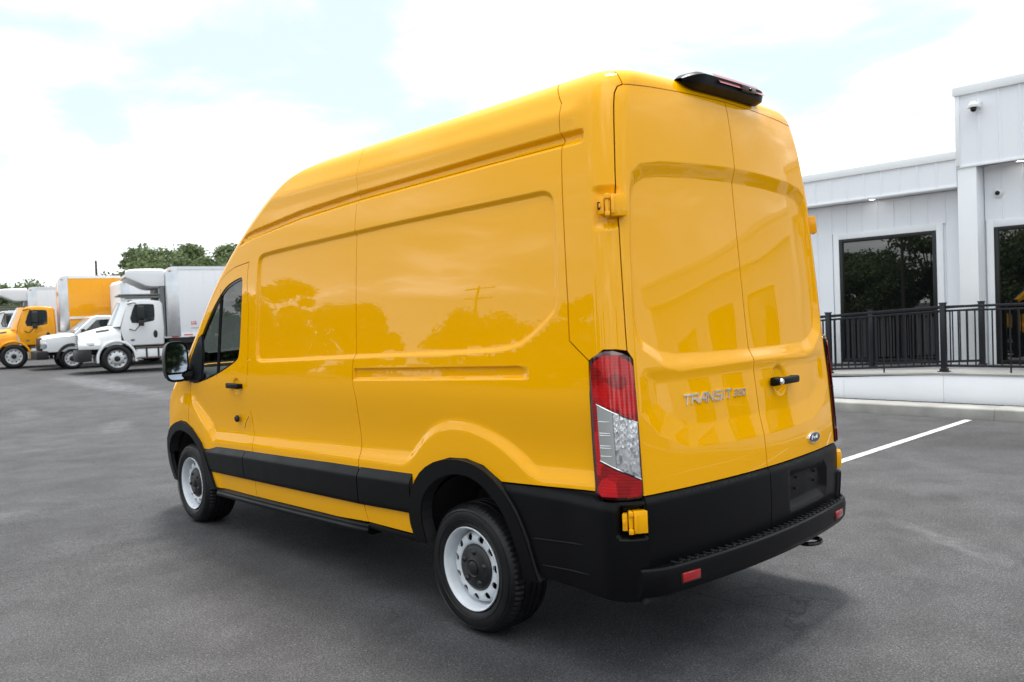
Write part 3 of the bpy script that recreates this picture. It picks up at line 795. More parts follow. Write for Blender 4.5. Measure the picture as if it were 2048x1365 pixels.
    if mirror:
        nv0 = len(verts); verts += [(-x, y, z) for x, y, z in verts]
        fs = list(faces); k = 0; darkf += [i+len(fs) for i in darkf]
        for f in fs:
            faces.append(tuple(i+nv0 for i in f[::-1])); q = ln[k:k+len(f)][::-1]; k += len(f)
            ln += [(-a_, b_, c_) for a_, b_, c_ in q]
    me = bpy.data.meshes.new(name); me.from_pydata(verts, [], faces)
    me.polygons.foreach_set('use_smooth', [True]*len(me.polygons)); me.update()
    if len(me.loops) == len(ln): me.normals_split_custom_set(ln)
    me.materials.append(material)
    if darkf:
        me.materials.append(M['dark_inside'])  # gap shade put into the colour: inner fold of the panel edge is dark
        for i in darkf: me.polygons[i].material_index = 1
    return link(name, me, material, parent)
def surf_dir(m_, d):
    a = base(m_[0], m_[1]); b = base(m_[0]+d[0]*.002, m_[1]+d[1]*.002); q = b-a
    return q
# ---------------------------------------------------------------- van: the vehicle
van = empty('cargo_van')
tag(van, 'large yellow high-roof cargo van parked in the foreground, seen from its rear left', 'van')
Y = M['yellow']; BP = M['black_plastic']
zs = lambda pts: [s_(*p) for p in pts]
zr = lambda pts: [r_(*p) for p in pts]
VT = VMAX-.002
GAPM_UP = [(1.056, 2.443), (1.060, 2.36), (1.062, 1.60), (1.062, 1.47), (1.076, 1.391), (1.078, 1.318), (1.044, 1.19), (1.037, 1.0), (1.030, .87), (1.036, .80), (1.026, .62), (1.008, .55), (.975, .44)]
GAPB = [(2.50, 2.351), (2.528, 2.166), (2.528, 1.807), (2.538, 1.5), (2.541, 1.36), (2.537, 1.0), (2.508, .82), (2.504, .765), (2.50, .53), (2.52, .389)]
GAPR = [(-.675, 2.668), (-.683, 2.528), (-.699, 2.473), (-.703, 2.41), (-.726, 2.143), (-.757, 1.733), (-.766, 1.551)]
ARCHR = [(.452, .44), (.487, .55), (.465, .685), (.389, .805), (.268, .886), (.122, .926), (-.019, .934), (-.150, .913), (-.286, .845)]
ARCHF = [(3.217, .385), (3.265, .531), (3.335, .645), (3.408, .73), (3.47, .767), (3.598, .835), (3.745, .879), (3.883, .884), (4.06, .839), (4.17, .775)]
SILL = [(.452, .446), (.485, .446), (.975, .432), (1.323, .418), (2.52, .389), (3.192, .378)]
gut = lambda ys: [(y, float(gutter_z(y))) for y in ys]

# rear half of the cargo side
side_rear = zs(gut([-.699, -.4, 0, .4, .8, 1.056])) + zs(GAPM_UP[1:]) + zs([(.452, .446)]) + zs(ARCHR[1:]) + zs([(-.6, .860), (-.90, .876)]) + [q_(-.911, .876), q_(-.911, 1.46)] + zs(GAPR[::-1][:-2])
panel('side_panel', side_rear, Y, van)
side_front = zs(GAPM_UP[::-1]) + zs(gut([1.4, 1.75, 2.1, 2.50])) + zs(GAPB[1:]) + zs([(1.323, .418)])
side_front = zs(GAPM_UP[::-1]) + zs(gut([1.4, 1.75, 2.1, 2.50])) + zs(GAPB[1:]) + zs([(1.7, .409), (1.323, .418)])
panel('side_panel', side_front, Y, van)
# roof shell
roof_rear = zs(GAPR[:3][::-1]) + [q_(-.60, 2.79), (-.58, VT), (1.06, VT)] + zs([(1.095, 2.776), (1.079, 2.722), (1.066, 2.551), (1.058, 2.466)]) + zs(gut([1.056, .8, .4, 0, -.4]))
panel('roof_panel', roof_rear, Y, van)
APIL = [(2.78, 2.143), (2.935, 2.103), (3.03, 2.058), (3.17, 1.945), (3.36, 1.765), (3.55, 1.565), (3.68, 1.42), (3.74, 1.33)]
UW = U1+.13
roof_front = [(1.06, VT)] + [(U_FRONT, VT), q_(U_FRONT, 2.24), q_(U1+.30, 2.235), q_(UW, 2.17), q_(UW, 1.8), q_(UW, 1.46), q_(UW-.02, 1.34)] + zs(APIL[::-1]) + zs([(2.528, 2.166)]) + zs(gut([2.50, 2.1, 1.75, 1.4, 1.056])) + zs([(1.058, 2.466), (1.066, 2.551), (1.079, 2.722), (1.095, 2.776)])
panel('roof_front', roof_front, Y, van, mirror=True)
me_top = MB()
ring = [tuple(base(np.array([u]), np.array([VT]))[0]) for u in np.linspace(U_REAR, U_FRONT, 40)]
ring = ring+[(-x, y, z) for x, y, z in ring[::-1][1:-1]]
me_top.add([(x, y, z-.001) for x, y, z in ring]+[(0, y, 2.853) for y in (0,)], [(i, (i+1) % len(ring), len(ring)) for i in range(len(ring))])
me_top.build('roof_top', Y, van)
# rear corner pillar
DOOR_L = [(-1.143, 2.712), (-1.118, 2.70), (-1.106, 2.668), (-1.104, 2.612), (-1.108, 2.211), (-1.121, 2.052), (-1.128, 1.716), (-1.133, 1.50)]
pillar = [q_(a, b) for a, b in DOOR_L[::-1]] + [q_(-1.077, 2.789), (-1.05, VT), (-.58, VT), q_(-.60, 2.79)] + zs(GAPR) + [q_(-.911, 1.46), q_(-1.0, 1.508), q_(-1.072, 1.508)]
panel('rear_pillar', pillar, Y, van)
header = [q_(-1.143, 2.712)] + zr([(-.592, 2.722), (-.3, 2.73), (0, 2.734)]) + [(U_REAR, VT), (-1.05, VT), q_(-1.077, 2.789)]
panel('roof_header', header, Y, van, mirror=True, gap=.0015)

# fender and nose
fender = zs([(3.74, 1.33), (3.655, 1.20), (3.66, 1.078), (3.688, .872)]) + zs(ARCHF[6:]) + [q_(U1+.05, .70), q_(U_FRONT, .70), q_(U_FRONT, 1.36), q_(U1+.3, 1.36), q_(UW-.02, 1.34)]
panel('front_fender', fender, Y, van, mirror=True)
nose = zs([(4.17, .775), (4.19, .6), (4.13, .32)]) + [q_(U_FRONT, .32), q_(U_FRONT, .70), q_(U1+.05, .70)]
panel('front_bumper', nose, BP, van, off=.02, feats=False, mirror=True)
ws_ = [q_(UW, 1.46), q_(UW, 1.8), q_(UW, 2.17), q_(U1+.30, 2.235), q_(U_FRONT, 2.24), q_(U_FRONT, 1.36), q_(U1+.3, 1.36), q_(UW-.02, 1.36)]
panel('windscreen', ws_, M['glass_shield'], van, off=-.004, feats=False, mirror=True, skirt=0)

# front door with its window
door = zs(GAPB[1:]) + zs([(3.192, .378)]) + zs(ARCHF[:7]) + zs([(3.682, .879), (3.66, 1.078), (3.655, 1.20), (3.74, 1.33)]) + zs(APIL[::-1])
WIN = chaikin([(2.637, 2.045), (2.652, 1.80), (2.688, 1.46), (2.74, 1.415), (3.039, 1.320), (3.336, 1.252), (3.60, 1.213), (3.665, 1.26), (3.64, 1.36), (3.44, 1.59), (3.182, 1.835), (2.996, 1.968), (2.90, 2.012), (2.767, 2.043), (2.66, 2.058)], 2)
def make_front_door():
    d = panel('front_door', door, Y, van, holes=[zs(WIN)], gap=.0028)
    big = np.array(WIN); 
    panel('window_seal', zs(inset(WIN, .001)), M['black_gloss'], d, holes=[zs(inset(WIN, .016))], off=-.008, feats=False, gap=0, skirt=.02)
    gl = zs(inset(WIN, .014))
    panel('window_glass', gl, M['glass_car'], d, off=-.014, feats=False, gap=0, skirt=0)
    b = MB(); p0, p1 = base(*s_(3.03, 1.99)), base(*s_(3.10, 1.285))
    b.tube([tuple(p0+[.012, 0, 0]), tuple((p0+p1)/2+[.010, 0, 0]), tuple(p1+[.012, 0, 0])], .013, 8); b.build('window_divider', M['black_gloss'], d)
    panel('mirror_sail', zs([(3.735, 1.315), (3.66, 1.225), (3.47, 1.232), (3.40, 1.27), (3.37, 1.48), (3.395, 1.63), (3.46, 1.605), (3.60, 1.46)]), BP, d, off=.006, feats=False, gap=0, skirt=.02)
    # handle
    h = MB(); h.box((-1.022, 2.745, 1.228), (.026, .215, .042)); h.box((-1.0, 2.845, 1.228), (.035, .03, .036)); h.box((-1.0, 2.65, 1.228), (.035, .03, .036))
    h.build('door_handle', BP, d, bevel=.010, seg=3)
    k = MB(); k.lathe([(0, -.012), (.018, -.012), (.027, -.004), (.027, .01)], (-1.0, 2.748, .972), 'x', 24); k.build('lock_cylinder', M['black_gloss'], d)
    return d
make_front_door()
b = MB(); b.tube([tuple(base(*s_(2.541, 1.0))+[-.0005, 0, 0]), tuple(base(*s_(2.60, .95))+[.004, 0, 0]), tuple(base(*s_(2.636, .907))+[.010, 0, 0])], .0022, 6); b.build('flap_seam', M['dark_inside'], van)

# rear door, cladding, badges
DZ = .862
rdoor = zr([(0, DZ), (-.45, DZ), (-.80, DZ)]) + [q_(-1.170, DZ), q_(-1.168, 1.158), q_(-1.166, 1.46), q_(-1.133, 1.50)] + [q_(a, b) for a, b in DOOR_L[::-1][1:]] + zr([(-.592, 2.722), (-.3, 2.73), (0, 2.734)])
rd = panel('rear_door', rdoor, Y, van, gap=.0034)
clad = zr([(0, .50), (-.45, .50), (-.80, .50)]) + [q_(-1.172, .50), q_(-1.172, DZ)] + zr([(-.80, DZ), (-.45, DZ), (0, DZ)])
def clad_x(P, u): return -.012*sst(DZ-.03, DZ, P[:, 2])
panel('door_cladding', clad, BP, rd, off=.014, feats=False, gap=.003, extra=clad_x)
DISH[0] = .014
rd2 = panel('rear_door', rdoor, Y, van, gap=.0034); rd2.scale = (-1, 1, 1)
DISH[0] = 0.0
PL = [(-.20, .815), (-.655, .80), (-.70, .76), (-.70, .64), (-.655, .60), (-.20, .60)]
PLI = [(-.225, .775), (-.62, .765), (-.64, .74), (-.64, .655), (-.62, .64), (-.225, .64)]
def plate_x(P, u):
    S = np.stack([P[:, 0], P[:, 2]], 1); so, si = sd_poly(S, PL), sd_poly(S, PLI)
    t = np.where(si < 0, 1.0, np.where(so > 0, 0.0, -so/(-so+si+1e-9))); return -.03*t+clad_x(P, u)
c2 = panel('door_cladding', clad, BP, None, off=.014, feats=False, gap=.003, extra=plate_x); c2.parent = rd2
c2['label'] = 'black door cladding with the empty number plate recess'

def on_rear(x, z, off=0.0):
    u = np.array([u_of_x(x, z)]); v = np.array([float(v_of_z(z))]); P, n = surf(u, v, off, True)
    P, n = P[0], n[0]
    if x > 0: P = P*[-1, 1, 1]; n = n*[-1, 1, 1]
    return Vector(P), Vector(n)
def text_mesh(body, size, depth, shear=0.0, bev=0.0):
    cu = bpy.data.curves.new('txt', 'FONT'); cu.body = body; cu.size = size; cu.extrude = depth; cu.shear = shear; cu.bevel_depth = bev; cu.resolution_u = 3
    cu.align_x = 'LEFT'
    ob = bpy.data.objects.new('txt', cu); col.objects.link(ob); dg = bpy.context.evaluated_depsgraph_get(); me = bpy.data.meshes.new_from_object(ob.evaluated_get(dg))
    bpy.data.objects.remove(ob); return me
def strokes(chars, h, wd, gap_, sl=.25, th=.19):
    """angular badge lettering out of bars; returns list of 2D polygons"""
    G = {'T': [((0, 1), (1, 1)), ((.5, 0), (.5, 1))], 'R': [((0, 0), (0, 1)), ((0, 1), (.9, 1)), ((.9, 1), (.9, .5)), ((.9, .45), (0.1, .45)), ((.45, .45), (1, 0))],
         'A': [((0, 0), (.55, 1)), ((.55, 1), (.95, 1)), ((.95, 1), (.95, 0)), ((.3, .36), (.95, .36))], 'N': [((0, 0), (0, 1)), ((0, 1), (.9, 0)), ((.9, 0), (.9, 1))],
         'S': [((.95, 1), (.05, 1)), ((.05, 1), (.05, .52)), ((.05, .5), (.9, .5)), ((.9, .5), (.9, 0)), ((.9, 0), (0, 0))], 'I': [((.5, 0), (.5, 1))],
         '2': [((0, 1), (.9, 1)), ((.9, 1), (.9, .5)), ((.9, .5), (0, .5)), ((0, .5), (0, 0)), ((0, 0), (.9, 0))], '5': [((.9, 1), (0, 1)), ((0, 1), (0, .5)), ((0, .5), (.9, .5)), ((.9, .5), (.9, 0)), ((.9, 0), (0, 0))],
         '0': [((0, 0), (0, 1)), ((0, 1), (.9, 1)), ((.9, 1), (.9, 0)), ((.9, 0), (0, 0))]}
    X = 0; out = []
    for ch in chars:
        cw = wd*(.32 if ch == 'I' else 1)
        for (a, b) in G[ch]:
            p = Vector((X+a[0]*cw+a[1]*h*sl, a[1]*h)); q = Vector((X+b[0]*cw+b[1]*h*sl, b[1]*h)); t = (q-p).normalized(); n = Vector((-t.y, t.x))*h*th/2*1.0; e = t*h*th/2
            out.append([p-e-n, q+e-n, q+e+n, p-e+n])
        X += cw+gap_
    return out, X
def badge(chars, x0, z0, h, wd, gap_, name):
    pol, X = strokes(chars, h, wd, gap_); b = MB()
    for pl in pol:
        top = []; bot = []
        for q in pl:
            P, n = on_rear(x0+q.x, z0+q.y); top.append(P+n*.007); bot.append(P-n*.002)
        b.add(bot+top, [(0, 1, 5, 4), (1, 2, 6, 5), (2, 3, 7, 6), (3, 0, 4, 7), (4, 5, 6, 7)])
    return b.build(name, M['chrome'], rd)
badge('TRANSIT', -.596, 1.238, .040, .046, .0115, 'model_lettering')
badge('250', -.210, 1.243, .028, .025, .011, 'model_number')
# handle on the right door
hm = MB()
def hp(x, z, o): P, n = on_rear(x, z, 0); B_ = base(u_of_x(x, z), float(v_of_z(z))); return Vector((x, float(B_[1])-o, z))
hm.box(hp(.250, 1.283, .030), (.250, .026, .040), rz=0.03); hm.box(hp(.165, 1.283, .012), (.075, .038, .046), rz=0.03); hm.box(hp(.36, 1.283, .008), (.03, .04, .036))
hd = hm.build('door_handle', BP, van, bevel=.012, seg=3)
kl = MB(); kl.lathe([(0, .006), (.012, .006), (.016, 0), (.016, -.01)], (0, 0, 0), 'y', 20); o = kl.build('key_lock', M['chrome'], van); o.location = hp(.165, 1.283, .046); o.rotation_euler = (PI, 0, 0)
# oval maker badge
P, n = on_rear(.556, .942)
ov = empty('maker_badge', P+n*.004, 0, van); ov.rotation_euler = n.to_track_quat('Z', 'Y').to_euler()
blue = mat('badge_blue', (.006, .012, .05), .2, coat=1.0)
def ovalm(a, b_, z0, z1, name, mt, hole=None):
    k = MB(); n_ = 48; vs = []; fs = []
    prof = [(1.0, z0), (1.0, z1*.6), (.965, z1)]
    for t in range(n_):
        an = 2*PI*t/n_
        for s, zz in prof: vs.append((a*s*math.cos(an), b_*s*math.sin(an), zz))
    for t in range(n_):
        t2 = (t+1) % n_
        for j in range(2): fs.append((t*3+j, t2*3+j, t2*3+j+1, t*3+j+1))
    fs.append(tuple(t*3+2 for t in range(n_))); k.add(vs, fs); return k.build(name, mt, ov)
ovalm(.078, .031, -.006, .006, 'badge_rim', M['chrome']); ovalm(.070, .0255, -.002, .0085, 'badge_field', blue)
tb = MB()
for seg in ([(-.048, -.010), (-.040, .010), (-.028, .014), (-.022, .010)], [(-.044, .001), (-.030, .002)], [(-.020, -.006), (-.026, .001), (-.019, .005), (-.013, -.001), (-.020, -.006)], [(-.008, -.007), (-.004, .004), (.003, .003)],
            [(.022, .001), (.014, .005), (.008, -.002), (.013, -.007), (.020, -.004), (.028, .013)], [(.028, .013), (.024, -.006), (.034, -.005)]):
    tb.tube([(a, b_, .009) for a, b_ in seg], .0016, 6)
tb.build('badge_script', M['chrome'], ov)

# tail lamp
tl_rim = mat('lamp_housing', (.05, .001, .003), .12, coat=1.0, coat_rough=.02)
def red_lens():
    Mm = mat('red_lens', (.42, .002, .006), .16, spec=.4, coat=.8, coat_rough=.06); t = Mm.node_tree; b = t.nodes['Principled BSDF']
    tcn = t.nodes.new('ShaderNodeTexCoord')
    wv = t.nodes.new('ShaderNodeTexWave'); wv.bands_direction = 'Z'; wv.inputs['Scale'].default_value = 22; wv.inputs['Distortion'].default_value = .0; t.links.new(tcn.outputs['Object'], wv.inputs['Vector'])
    vn = t.nodes.new('ShaderNodeTexVoronoi'); vn.inputs['Scale'].default_value = 13; t.links.new(tcn.outputs['Object'], vn.inputs['Vector']); sp = t.nodes.new('ShaderNodeSeparateColor'); t.links.new(vn.outputs['Color'], sp.inputs[0])
    nz = t.nodes.new('ShaderNodeTexNoise'); nz.inputs['Scale'].default_value = 9; nz.inputs['Detail'].default_value = 3; t.links.new(tcn.outputs['Object'], nz.inputs['Vector'])
    mm = t.nodes.new('ShaderNodeMath'); mm.operation = 'MULTIPLY_ADD'; t.links.new(wv.outputs['Fac'], mm.inputs[0]); mm.inputs[1].default_value = .35; t.links.new(sp.outputs[0], mm.inputs[2])
    m2 = t.nodes.new('ShaderNodeMath'); m2.operation = 'MULTIPLY'; t.links.new(mm.outputs[0], m2.inputs[0]); t.links.new(nz.outputs['Fac'], m2.inputs[1])
    mx = t.nodes.new('ShaderNodeMix'); mx.data_type = 'RGBA'; mx.inputs['A'].default_value = (.17, .0006, .002, 1); mx.inputs['B'].default_value = (.80, .010, .014, 1)
    t.links.new(m2.outputs[0], mx.inputs['Factor']); t.links.new(mx.outputs['Result'], b.inputs['Base Color'])
    return Mm
def clear_lens():
    Mm = mat('lamp_reflector', (.72, .74, .76), .16, metal=.85, coat=1.0); t = Mm.node_tree; b = t.nodes['Principled BSDF']
    tcn = t.nodes.new('ShaderNodeTexCoord'); mp = t.nodes.new('ShaderNodeMapping'); mp.inputs['Scale'].default_value = (95, 95, 48)
    vn = t.nodes.new('ShaderNodeTexVoronoi'); vn.inputs['Scale'].default_value = 1.0; vn.feature = 'F1'
    t.links.new(tcn.outputs['Object'], mp.inputs[0]); t.links.new(mp.outputs[0], vn.inputs['Vector'])
    sp = t.nodes.new('ShaderNodeSeparateColor'); t.links.new(vn.outputs['Color'], sp.inputs[0]); rg = t.nodes.new('ShaderNodeValToRGB'); rg.color_ramp.elements[0].color = (.42, .44, .47, 1); rg.color_ramp.elements[1].color = (.86, .88, .92, 1); rg.color_ramp.elements[0].position = .08; rg.color_ramp.elements[1].position = .4; t.links.new(sp.outputs[0], rg.inputs[0]); t.links.new(rg.outputs[0], b.inputs['Base Color'])
    bp = t.nodes.new('ShaderNodeBump'); bp.inputs['Strength'].default_value = .22; bp.inputs['Distance'].default_value = .003; t.links.new(vn.outputs['Distance'], bp.inputs['Height']); t.links.new(bp.outputs[0], b.inputs['Normal'])
    return Mm
ML = {'red': red_lens(), 'clear': clear_lens(), 'matt': mat('lamp_grey', (.42, .43, .42), .30, metal=.4, coat=1.0)}
def make_tail(par):
    H = [q_(-.911, 1.46), q_(-1.0, 1.505), q_(-1.072, 1.505), q_(-1.166, 1.46), q_(-1.168, .875), q_(-1.14, .855), q_(-.926, .850), q_(-.911, .873)]
    t = panel('tail_lamp', chaikin(H, 1), tl_rim, par, off=.020, feats=False, gap=.001, skirt=.03, fine=.01, extra=lambda P, u: -.012*(1-sst(0, .03, np.minimum(np.minimum(-.911-u, u+1.168), np.minimum(P[:, 2]-.85, 1.51-P[:, 2])))))
    rd_ = [q_(-.934, 1.43), q_(-.95, 1.452), q_(-1.004, 1.484), q_(-1.075, 1.484), q_(-1.135, 1.452), q_(-1.150, 1.43), q_(-1.152, 1.194), q_(-.937, 1.281)]
    panel('red_lens', rd_, ML['red'], t, off=.0225, feats=False, gap=0, skirt=.004, fine=.009)
    c0 = [q_(-.956, 1.266), q_(-1.035, 1.233), q_(-1.038, .994), q_(-.958, 1.028)]
    panel('red_lens', [q_(-.935, 1.280), q_(-.955, 1.2715), q_(-.957, 1.018), q_(-.936, 1.0265)], ML['red'], t, off=.0224, feats=False, gap=0, skirt=.004, fine=.009)
    c1 = [q_(-1.037, 1.233), q_(-1.151, 1.186), q_(-1.149, .948), q_(-1.040, .993)]
    panel('clear_lens', c0, ML['matt'], t, off=.0226, feats=False, gap=0, skirt=.004, fine=.009)
    panel('clear_lens', c1, ML['clear'], t, off=.0226, feats=False, gap=0, skirt=.004, fine=.009)
    rl = [q_(-.937, 1.022), q_(-1.150, .937), q_(-1.150, .876), q_(-1.14, .869), q_(-.950, .866), q_(-.934, .885)]
    panel('red_lens', rl, ML['red'], t, off=.0225, feats=False, gap=0, skirt=.004, fine=.009)
    def rib(pl, o_, r0):
        ed = MB(); U_ = np.array(pl); P_, n_ = surf(U_[:, 0].copy(), v_of_z(U_[:, 1]), o_, False); ed.tube([tuple(q) for q in P_], r0, 6); ed.build('lens_rib', M['chrome'], t)
    rib([(-.954, 1.270), (-1.038, 1.235), (-1.153, 1.188)], .0236, .0028); rib([(-.956, 1.024), (-1.04, .991), (-1.151, .944)], .0236, .0028)
    for z in (1.195, 1.145, 1.135, 1.09, 1.08, 1.045): rib([(-.962, z), (-.99, z), (-1.02, z)], .0226, .0018)
    return t
tail = make_tail(van)

# hinges
def hinge(u0, u1, z0, z1, name='door_hinge'):
    """folded double hinge lying round the corner"""
    h = MB()
    def pt(u, z, o): P_, n_ = surf(np.array([u]), np.array([float(v_of_z(z))]), o, False); return tuple(P_[0])
    def slab(ua, ub, za, zb, o0, o1):
        a = [pt(ua, za, o0), pt(ub, za, o0), pt(ub, zb, o0), pt(ua, zb, o0)]; c = [pt(ua, za, o1), pt(ub, za, o1), pt(ub, zb, o1), pt(ua, zb, o1)]
        h.add(a+c, [(0, 1, 2, 3), (4, 5, 6, 7), (0, 1, 5, 4), (1, 2, 6, 5), (2, 3, 7, 6), (3, 0, 4, 7)])
    L_ = u1-u0
    H_ = z1-z0
    slab(u0+.46*L_, u1, z0, z1, -.01, .036)
    slab(u0+.46*L_, u0+.58*L_, z0+.10*H_, z1-.10*H_, .036, .043)
    for a_, b_ in ((0, .22), (.27, .73), (.78, 1)): slab(u0+.26*L_, u0+.43*L_, z0+a_*H_, z0+b_*H_, -.01, .044 if a_ != .27 else .034)
    slab(u0+.02*L_, u0+.22*L_, z0+.12*H_, z1-.12*H_, -.01, .026)
    slab(u0+.05*L_, u0+.12*L_, z0+.40*H_, z0+.60*H_, .026, .034)
    a, b_ = Vector(pt(u0+.345*L_, z0-.003, .030)), Vector(pt(u0+.345*L_, z1+.003, .030)); h.tube([a, b_], .008, 10)
    return h.build(name, Y, van, bevel=.002)
hg1 = hinge(-1.015, -1.150, 2.095, 2.192)
hg2 = hinge(-1.050, -1.165, .712, .808)
b = MB(); P_, n_ = surf(np.array([-1.02]), np.array([float(v_of_z(2.144))]), .020, False); b.box(P_[0], (.02, .012, .035), rz=.5); b.build('hinge_stop', M['dark_inside'], van, bevel=.002)

# bumper corner tower with the hinge pocket, joined below the lamp
tower = zs([(-.288, .842), (-.40, .73), (-.472, .60), (-.515, .44), (-.56, .415)]) + [q_(-.95, .41), q_(-1.15, .41), q_(-1.172, .45), q_(-1.172, .700), q_(-1.172, .846), q_(-1.14, .848), q_(-.926, .843), q_(-.911, .868)] + zs([(-.90, .870), (-.6, .854)])
POCK = [q_(-1.040, .822), q_(-1.170, .822), q_(-1.170, .695), q_(-1.040, .695)]
def tower_x(P, u):
    z = P[:, 2]; y = P[:, 1]
    g = .022*sst(-.75, -1.0, u)*(1-sst(.70, .71, z)*sst(-1.02, -1.04, u)*.9)
    g -= .012*sst(.80, .86, z)
    pk = sst(-1.035, -1.045, u)*sst(.69, .70, z)*(1-sst(.815, .825, z))
    return g-.045*pk
tw = panel('bumper_corner', tower, BP, van, off=.014, feats=False, gap=.001, skirt=.05, extra=tower_x, fine=.011)

for (y0, z0, y1, z1) in ((-.493, .60, -.851, .63), (-.55, .479, -.878, .5)):
    k = MB(); U_ = np.array([s_(y0+(y1-y0)*t, z0+(z1-z0)*t) for t in np.linspace(0, 1, 9)]); P_, n_ = surf(U_[:, 0].copy(), U_[:, 1].copy(), .015, False, tower_x); k.tube([tuple(q) for q in P_], [.001]+[.0045]*7+[.001], 6); k.build('trim_ridge', BP, tw)
# step bumper
bm_ = MB()
def lipy(x): return -1.252+.085*(x/.8)**2*(.75 if abs(x) < .8 else .75)
xs_ = np.linspace(-.955, .955, 41)
prof = lambda x: [(lipy(x)+.22, .545), (lipy(x)+.012, .545), (lipy(x)+.012, .553), (lipy(x)+.002, .553), (lipy(x)-.006, .545), (lipy(x)-.010, .52), (lipy(x)-.004, .455), (lipy(x)+.015, .425), (lipy(x)+.22, .405)]
vs = []; fs = []
for x in xs_:
    e = max(0, (abs(x)-.82)/.11); 
    for (y, z) in prof(x): vs.append((x, y+.03*e*e*(1 if y < lipy(x)+.1 else 0), z))
n_ = 9
for i in range(len(xs_)-1):
    for j in range(n_-1): fs.append((i*n_+j, (i+1)*n_+j, (i+1)*n_+j+1, i*n_+j+1))
fs += [tuple(range(n_)), tuple((len(xs_)-1)*n_+j for j in range(n_))]
bm_.add(vs, fs); bump_ = bm_.build('step_bumper', BP, van, ang=25)
tr = MB()
for i in range(30):
    x = -.76+i*1.52/29; y0 = lipy(x)
    tr.box((x, y0+.075, .549), (.010, .11, .008))
    tr.box((x, y0+.010, .556), (.022, .010, .006))
tr.build('step_tread', M['rubber'], bump_, bevel=.0015)
refl = mat('red_reflector', (.35, .004, .008), .15, coat=1.0)
for s in (-1, 1):
    k = MB(); x = s*.717; k.box((x, lipy(x)-.008, .492), (.112, .014, .042), rz=-math.atan(2*.085*.75*x/.64)*-1); k.build('rear_reflector', refl, bump_, bevel=.004)
    q = MB(); q.box((x, lipy(x)-.003, .492), (.128, .012, .058), rz=math.atan(2*.085*.75*x/.64)); q.build('reflector_bezel', M['black_gloss'], bump_, bevel=.003)
# tow eye
k = MB(); k.tube([(.62+.075*math.cos(a), -1.08-.055*math.sin(a), .335) for a in np.linspace(PI, -PI, 25)], .013, 8, cap=False); k.box((.62, -1.0, .36), (.06, .12, .03)); k.build('towing_eye', M['black_gloss'], van)

# rubbing strips
def belt_x(P, u): t = (P[:, 2]-belt_bot(P[:, 1]))/(belt_top(P[:, 1])-belt_bot(P[:, 1])); return -.036*sst(.66, 1.0, t)-.008*sst(.10, 0, t)
def strip(ys, pad=0.0):
    return zs([(y, float(belt_bot(y))) for y in ys])+zs([(y, float(belt_top(y))) for y in ys[::-1]])
for ys in ([.47, .7, 1.018], [1.024, 1.5, 2.0, 2.62]):
    panel('rubbing_strip', strip(ys), BP, van, off=.030, feats=False, gap=.0015, extra=belt_x, fine=.012)
panel('rubbing_strip', zs([(2.625, .521), (3.26, .508), (3.33, .645), (3.405, .73), (3.0, .744), (2.625, .757)]), BP, van, off=.030, feats=False, gap=.0015, extra=belt_x, fine=.012)
# wheel arch mouldings
def arch(outer, inner, name='arch_moulding'):
    panel(name, zs(chaikin(outer, 1, False)+chaikin(inner[::-1], 1, False)), BP, van, off=.036, feats=False, gap=0, skirt=.08, fine=.012)
arch([(.440, .425)]+[(.452, .44), (.487, .55), (.465, .685), (.389, .805), (.268, .886), (.122, .926), (-.019, .934), (-.150, .913), (-.286, .845), (-.40, .73), (-.472, .60), (-.515, .44), (-.53, .39)],
     [(.345, .43), (.349, .463), (.374, .576), (.345, .69), (.25, .785), (.11, .845), (-.01, .858), (-.11, .845), (-.205, .80), (-.315, .715), (-.386, .588), (-.423, .48), (-.43, .39)])
arch([(3.21, .37), (3.265, .531), (3.335, .645), (3.408, .73), (3.47, .767), (3.598, .835), (3.745, .879), (3.883, .884), (4.06, .839), (4.18, .765), (4.25, .62)],
     [(3.30, .37), (3.34, .47), (3.40, .60), (3.475, .70), (3.579, .765), (3.723, .80), (3.877, .807), (4.023, .77), (4.13, .69), (4.17, .58)])
# sill trim
sm = MB(); 
pf = [(-.975, .0), (-.992, -.012), (-.992, -.03), (-1.0, -.038), (-1.0, -.06), (-.96, -.075), (-.90, -.07), (-.90, .0)]
ysl = [3.2, 2.6, 1.9, 1.2, .97]; pts = []
def silz(y): return float(np.interp(y, [.45, .975, 1.323, 2.52, 3.2], [.446, .432, .418, .389, .378]))
vs = [(x, y, silz(y)+z) for y in ysl for (x, z) in pf]; n_ = len(pf)
fs = [(i*n_+j, i*n_+(j+1) % n_, (i+1)*n_+(j+1) % n_, (i+1)*n_+j) for i in range(len(ysl)-1) for j in range(n_)]+[tuple(range(n_)), tuple((len(ysl)-1)*n_+j for j in range(n_))]
sm.add(vs, fs); sm.bb(-.985, -.90, .44, .968, .405, .438); sm.build('sill_trim', BP, van, bevel=.004)

# mirror the left-hand parts (the right flank shows only along its edge)
LEFT = [o for o in col.objects if o.parent == van and o.name.split('.')[0] in ('side_panel', 'roof_panel', 'rear_pillar', 'front_door', 'tail_lamp', 'door_hinge', 'bumper_corner', 'rubbing_strip', 'arch_moulding', 'sill_trim')]
for o in LEFT:
    c = copy_tree(o, van); c.scale = (-1, 1, 1)

